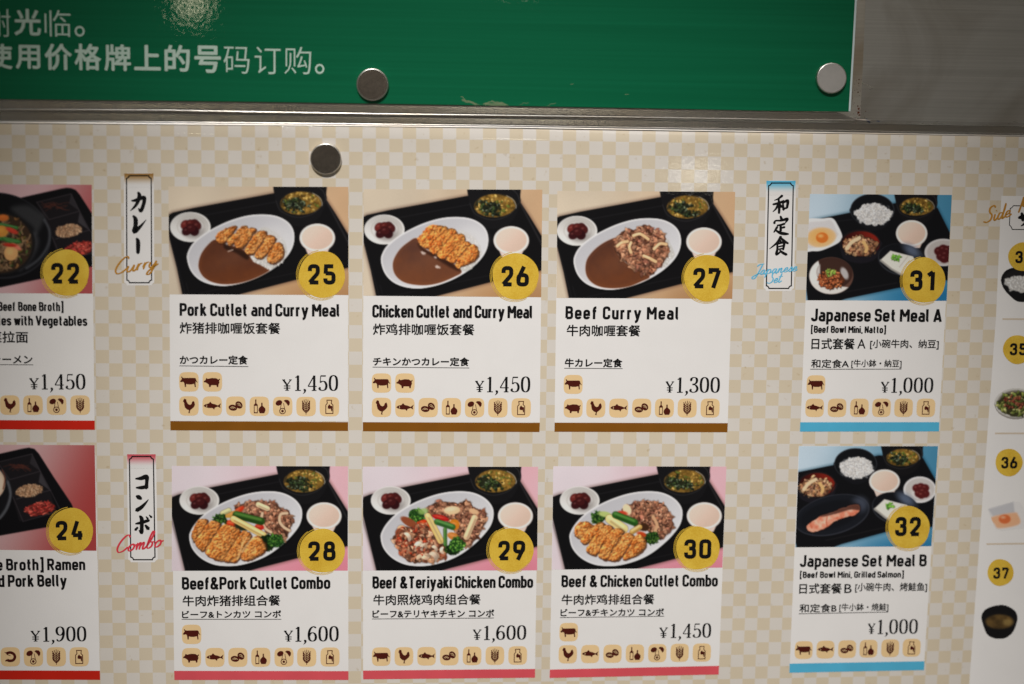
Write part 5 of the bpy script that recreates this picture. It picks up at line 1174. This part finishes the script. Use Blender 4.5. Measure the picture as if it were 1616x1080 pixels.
# panel 31
p = panel('Japanese set A panel numbered 31', [(1278, 306.3), (1502, 308), (1482, 667.5), (1263.4, 667.5)], [(1262.8, 666.6), (1482.2, 666.4), (1481.6, 681), (1262.2, 681.4)], 'blue', pic31(), 'printed photo of a tray with rice, egg, beef bowl, natto and tofu', (1265, 300), 6.0)
words(p, ('Japanese Set Meal A', 1279.6, 1486, 507.2, 20, 'black', L2), [('[Beef Bowl Mini, Natto]', 1279.6, 1397.7, 525.4, 10.8, 'black', L2)],
      [('日式套餐', 1280, 1348.6, 533.8, 551.8, .01), ('A', 1352.6, 1365.6, 535.2, 550.4, .006), ('[小碗牛肉、纳豆]', 1372.5, 1481, 535.6, 551.6, .008)], [('和定食A', 1279.6, 1339.4, 567.0, 581, .008), ('[牛小鉢・納豆]', 1343, 1422.4, 567.4, 581.4, .006)], [(1278.4, 582.9), (1422.4, 582.8)], ('1,000', 1389.4, 1402.6, 1404.5, 1474.4, 619.8, 23.6))
icons(p, ['cow'], [1273.2], 592.2, 29.8); icons(p, ['fish', 'shell', 'bottle', 'egg', 'wheat', 'milk'], [1271.3, 1306.6, 1341.9, 1376.8, 1411.7, 1446.9], 629, 29.6)
badge(p, '31', 1457.6, 442.6, 34.0, 35.8, 31.0, (1434.6, 1474.6), 458.2)
# panel 32
p = panel('Japanese set B panel numbered 32', [(1260.4, 704), (1480, 704.3), (1458.6, 1044), (1246.4, 1048)], [(1246, 1047.4), (1458.8, 1043.6), (1458, 1057.6), (1245.6, 1061.8)], 'blue', pic32(), 'printed photo of a tray with grilled salmon, rice, beef bowl and tofu', (1248, 698), 6.0)
words(p, ('Japanese Set Meal B', 1261.8, 1462, 894.8, 18.6, 'black', L2), [('[Beef Bowl Mini, Grilled Salmon]', 1262, 1426, 912.3, 9.8, 'black', L2)],
      [('日式套餐', 1260.8, 1328, 920.8, 937.6, .01), ('B', 1332, 1343.8, 921.8, 936.2, .006), ('[小碗牛肉、烤鮭鱼]', 1349, 1462.6, 919.8, 935.4, .008)], [('和定食B', 1261, 1320, 953.2, 967, .008), ('[牛小鉢・焼鮭]', 1324, 1401.6, 952.4, 966.2, .006)], [(1260.4, 968.8), (1401.6, 966)], ('1,000', 1369, 1380.8, 1383, 1450, 1000.6, 22.8))
icons(p, ['cow', 'fish', 'shell', 'bottle', 'wheat', 'milk'], [1254.5, 1288.8, 1323, 1356.7, 1391, 1424.8], 1011.8, 28.6, 1008.2)
badge(p, '32', 1433.8, 832.6, 32.8, 33.8, 29.4, (1411.6, 1453), 845.8)
# panel 22 (cut by the left edge)
p = panel('noodle soup panel numbered 22, cut off on the left', [(-44, 291), (145, 292), (149.4, 664), (-44, 663)], [(-44, 663), (149.6, 664), (149.8, 678.6), (-44, 677.6)], 'red', pic22(), 'printed photo of vegetable noodles in a black bowl with a condiment box', (0, 286), 5.684)
words(p, ('[Beef Bone Broth]', -8, 100.3, 490.8, 14.2, 'black', L2, .165, .085, .24), [('Noodles with Vegetables', -38, 137.8, 513.6, 15.6, 'black', L2, .17)],
      [('野菜拉面', -38, 44.8, 522.6, 541.2)], [('ラーメン', -12, 51.8, 561, 574.2)], [(-44, 575.4), (52.6, 576)], ('1,450', 46.6, 61.8, 64.4, 137.6, 614.6, 24.4))
icons(p, ['rooster', 'bottle', 'egg', 'wheat'], [-.4, 36.2, 73.5, 110.6], 623.8, 31.4)
badge(p, '22', 104.6, 430.6, 36.4, 36.6, 31.6, (80.6, 126.8), 447.2)
# panel 24
p = panel('pork belly ramen panel numbered 24, cut off on the left', [(-44, 702.4), (150.2, 702.6), (157.8, 1059), (-44, 1058)], [(-44, 1058), (157.8, 1058.6), (158.2, 1073), (-44, 1072.4)], 'red', pic24(), 'printed photo of a ramen tray with sesame and red ginger', (0, 696), 5.684)
words(p, ('Bone Broth] Ramen', -40, 134.8, 900.6, 18.2, 'black', L2), [('and Pork Belly', -24, 105.8, 926.4, 18.6, 'black', L2)], (), None, None, ('1,900', 48.8, 64, 66.8, 139, 1012.6, 23.4))
icons(p, ['shrimp', 'egg', 'wheat', 'milk'], [.8, 37.2, 73.3, 109.4], 1021.4, 30.8)
badge(p, '24', 112.0, 837.4, 35.2, 35.6, 29.6, (87.6, 133.6), 852.2)

# ---------------------------------------------------------------- upright category tags
def tag(label, tl, tr, br, bl, head, name, strokes, o, s, scr, scr_mat):
    q = np.array([tl, tr, br, bl], float); w_ = tr[0] - tl[0]; hh = bl[1] - tl[1]
    def T(u, v): return (q[0] * (1 - u) + q[1] * u) * (1 - v) + (q[3] * (1 - u) + q[2] * u) * v
    cx_, cy_ = 4.2 / w_, 4.2 / hh
    def outline(e):      # plaque with stepped corners
        eu, ev = e / w_, e / hh; c = []
        for (a, b, sa, sb) in ((0, 0, 1, 1), (1, 0, -1, 1), (1, 1, -1, -1), (0, 1, 1, -1)):
            A = a - sa * eu; B = b - sb * ev; st = [(A, B + sb * cy_), (A + sa * cx_ * .45, B + sb * cy_ * .85), (A + sa * cx_ * .85, B + sb * cy_ * .45), (A + sa * cx_, B)]
            if sa * sb < 0: st = st[::-1]
            c += st
        return [T(*p_) for p_ in c]
    f = Flat(); f.poly(outline(4.2), 'white', L1); p_ = f.build('category_tag', sheet, poster, label)
    # tinted head fading down into the white of the plaque
    n = 16; uu_, vv_ = np.meshgrid(np.linspace(-3.6 / w_, 1 + 3.6 / w_, 14), np.linspace(-3.6 / hh, 19 / hh, n))
    A = (q[0][None, None] * (1 - uu_[..., None]) + q[1] * uu_[..., None]) * (1 - vv_[..., None]) + (q[3] * (1 - uu_[..., None]) + q[2] * uu_[..., None]) * vv_[..., None]
    t = smooth(0, 1, np.clip((vv_ * hh + 1) / 17, 0, 1)) ** .7
    ink_mesh('tinted_head', A[..., 0], A[..., 1], np.array(head, float) * (1 - t[..., None]) + np.array((216, 212, 209.)) * t[..., None], sheet, L2, p_)
    f = Flat(); f.ribbon(outline(0), 1.9, 'black', L3, True); f.build('tag_border', sheet, p_)
    f = Flat(); brush(f, strokes, o, s, 'black', L3); f.build('brush_lettering', sheet, p_)
    f = Flat()
    for a in scr: script(f, *a, scr_mat, L4)
    f.build('script_lettering', sheet, p_)
tag('brown topped curry heading tag', (199.8, 277.6), (238.8, 277.6), (239.4, 446.4), (200.4, 446.4), (150, 112, 62), 'curry',
    [[(212, 296, 8), (250, 292, 20), (322, 268, 26), (328, 300, 24), (315, 350, 24), (296, 385, 24), (274, 362, 5)], [(272, 220, 14), (285, 250, 26), (268, 310, 22), (240, 352, 16), (203, 386, 4)],
     [(226, 428, 10), (250, 462, 28), (250, 520, 28), (244, 566, 34), (290, 530, 20), (346, 466, 4)], [(256, 630, 12), (272, 658, 26), (273, 720, 27), (272, 766, 22)]], (170, 265), 5.68,
    [('Curry', 180.5, 433.5, 250, 421, 24.5, 1.9)], 'ochre')
tag('red topped combo heading tag', (204.4, 720.6), (242.2, 720.6), (244.8, 883.4), (206.6, 883.4), (192, 84, 92), 'combo',
    [[(248, 288, 8), (300, 284, 24), (348, 272, 30), (351, 320, 22), (346, 372, 28)], [(253, 368, 8), (300, 368, 22), (345, 360, 22)], [(253, 442, 8), (276, 452, 28), (302, 468, 18)], [(258, 572, 26), (300, 546, 24), (340, 506, 14), (367, 473, 4)],
     [(248, 692, 8), (300, 682, 20), (372, 660, 18)], [(288, 622, 14), (306, 650, 26), (306, 720, 24), (303, 768, 24), (280, 748, 4)], [(248, 748, 18), (272, 722, 12)], [(336, 702, 12), (366, 738, 26)], [(343, 626, 6), (362, 648, 16)], [(372, 612, 6), (394, 634, 16)]], (170, 705), 5.685,
    [('Combo', 183, 872.8, 256, 862, 25.5, 1.9)], 'rose')
k_ = 2.635 / 2.635
tag('blue topped Japanese set heading tag', (1213, 289.2), (1251.8, 289.2), (1248.6, 455.4), (1209.2, 455.4), (84, 168, 200), 'set',
    [[(170, 76, 8), (152, 90, 5), (136, 96, 2)], [(131, 113, 6), (152, 108, 7), (178, 99, 8)], [(154, 88, 6), (157, 120, 8), (156, 150, 7)], [(153, 112, 8), (144, 130, 6), (130, 144, 2)], [(158, 112, 6), (168, 124, 9)],
     [(172, 106, 5), (175, 136, 8)], [(172, 107, 5), (192, 98, 9), (189, 128, 7)], [(175, 131, 5), (189, 127, 6)],
     [(162, 162, 6), (167, 175, 9)], [(136, 192, 8), (142, 181, 5), (165, 180, 6), (190, 174, 9), (182, 190, 3)], [(147, 201, 5), (164, 198, 6), (180, 193, 7)], [(163, 198, 7), (163, 224, 8)], [(165, 211, 5), (180, 207, 7)], [(149, 206, 7), (141, 219, 6), (134, 230, 3)], [(142, 220, 5), (160, 231, 9), (180, 235, 9), (197, 236, 4)],
     [(164, 246, 8), (148, 272, 7), (116, 298, 2)], [(162, 250, 5), (178, 266, 9), (196, 276, 5)], [(160, 262, 7), (163, 270, 7)], [(148, 278, 5), (176, 272, 8), (173, 302, 6)], [(149, 280, 6), (149, 300, 7), (146, 320, 8), (168, 306, 3)], [(152, 289, 4), (172, 285, 5)], [(151, 300, 4), (172, 296, 5)], [(158, 303, 5), (172, 314, 8), (188, 322, 8)]], (1170, 280), 2.635,
    [('Japanese', 1189, 434.6, 1258, 427.6, 16.5, 1.3), ('Set', 1211, 447.6, 1233, 445.4, 16.5, 1.3)], 'sky')

# ---------------------------------------------------------------- side dish strip at the right edge
f = Flat()
edge_l = [(1580, 309.3), (1571.6, 500), (1557.3, 695), (1544.8, 863), (1534.5, 1010), (1524, 1150)]
for (a, b), (c, d) in zip(edge_l[:-1], edge_l[1:]):
    f.quad([(a, b), (a + 270, b + (4 if b < 400 else 0)), (c + 270, d), (c, d)], 'white', L1, 8, 6)
side = f.build('side_menu_panel', sheet, poster, 'white side dish column cut off by the right edge')
for pts in ([(1581.8, 503.8), (1700, 504)], [(1569.8, 684.2), (1700, 684)], [(1556.6, 858.8), (1700, 857)]):
    f = Flat(); f.ribbon(pts, 2.6, 'line', L2); f.build('divider_line', sheet, side)
f = Flat()
for a in (('Side', 1553.5, 352, 1596, 341, 23, 1.9), ('M', 1607, 336, 1629, 331, 24, 1.9)): script(f, *a, 'ochre', L4)
f.build('script_lettering', sheet, side)
f = Flat(); f.ribbon([(1700, 325.2), (1599, 325), (1596.5, 328), (1594, 329.5), (1592.8, 355.5), (1595, 357.6), (1597.4, 362.4), (1700, 363)], 1.3, 'black', L3); f.build('tag_border', sheet, side)
f = Flat(); brush(f, [[(488, 238, 10), (520, 232, 26), (580, 222, 24)], [(518, 196, 14), (528, 230, 24), (530, 262, 20)], [(560, 190, 16), (566, 240, 22), (545, 285, 16), (512, 308, 5)]], (1516, 300), 5.4, 'black', L3); f.build('brush_lettering', sheet, side)
badge(side, '33', 1613.5, 405.5, 22.6, 22.6, 18.6, (1601.4, 1628), 415.2, rings=False)
badge(side, '35', 1605.6, 551.8, 23.0, 22.8, 18.4, (1592.6, 1619.6), 560.6, rings=False)
badge(side, '36', 1592, 730, 21.4, 21.8, 17.8, (1579.2, 1605), 739.2, rings=False)
badge(side, '37', 1578.6, 903.6, 20.6, 21.2, 17.2, (1566.6, 1592), 913.2, rings=False)
for kind, o_, s_, lb, xc, yc, rx, ry in (('rice', (1516, 300), 5.4, 'black bowl of rice', 0, 0, 0, 0), ('salad', (1536, 500), 5.4, 'bowl of green salad', 0, 0, 0, 0), ('egg', (1440, 690), 2.767, 'square white dish with a raw egg', 0, 0, 0, 0), ('bowl', (1516, 860), 5.4, 'black bowl of soup', 0, 0, 0, 0)):
    pr = side_print(kind)
    ink_mesh('dish_picture', o_[0] + pr.X / s_, o_[1] + pr.Y / s_, finish(pr), sheet, L2, side, 'cut-out print of a ' + lb, pr.cut)
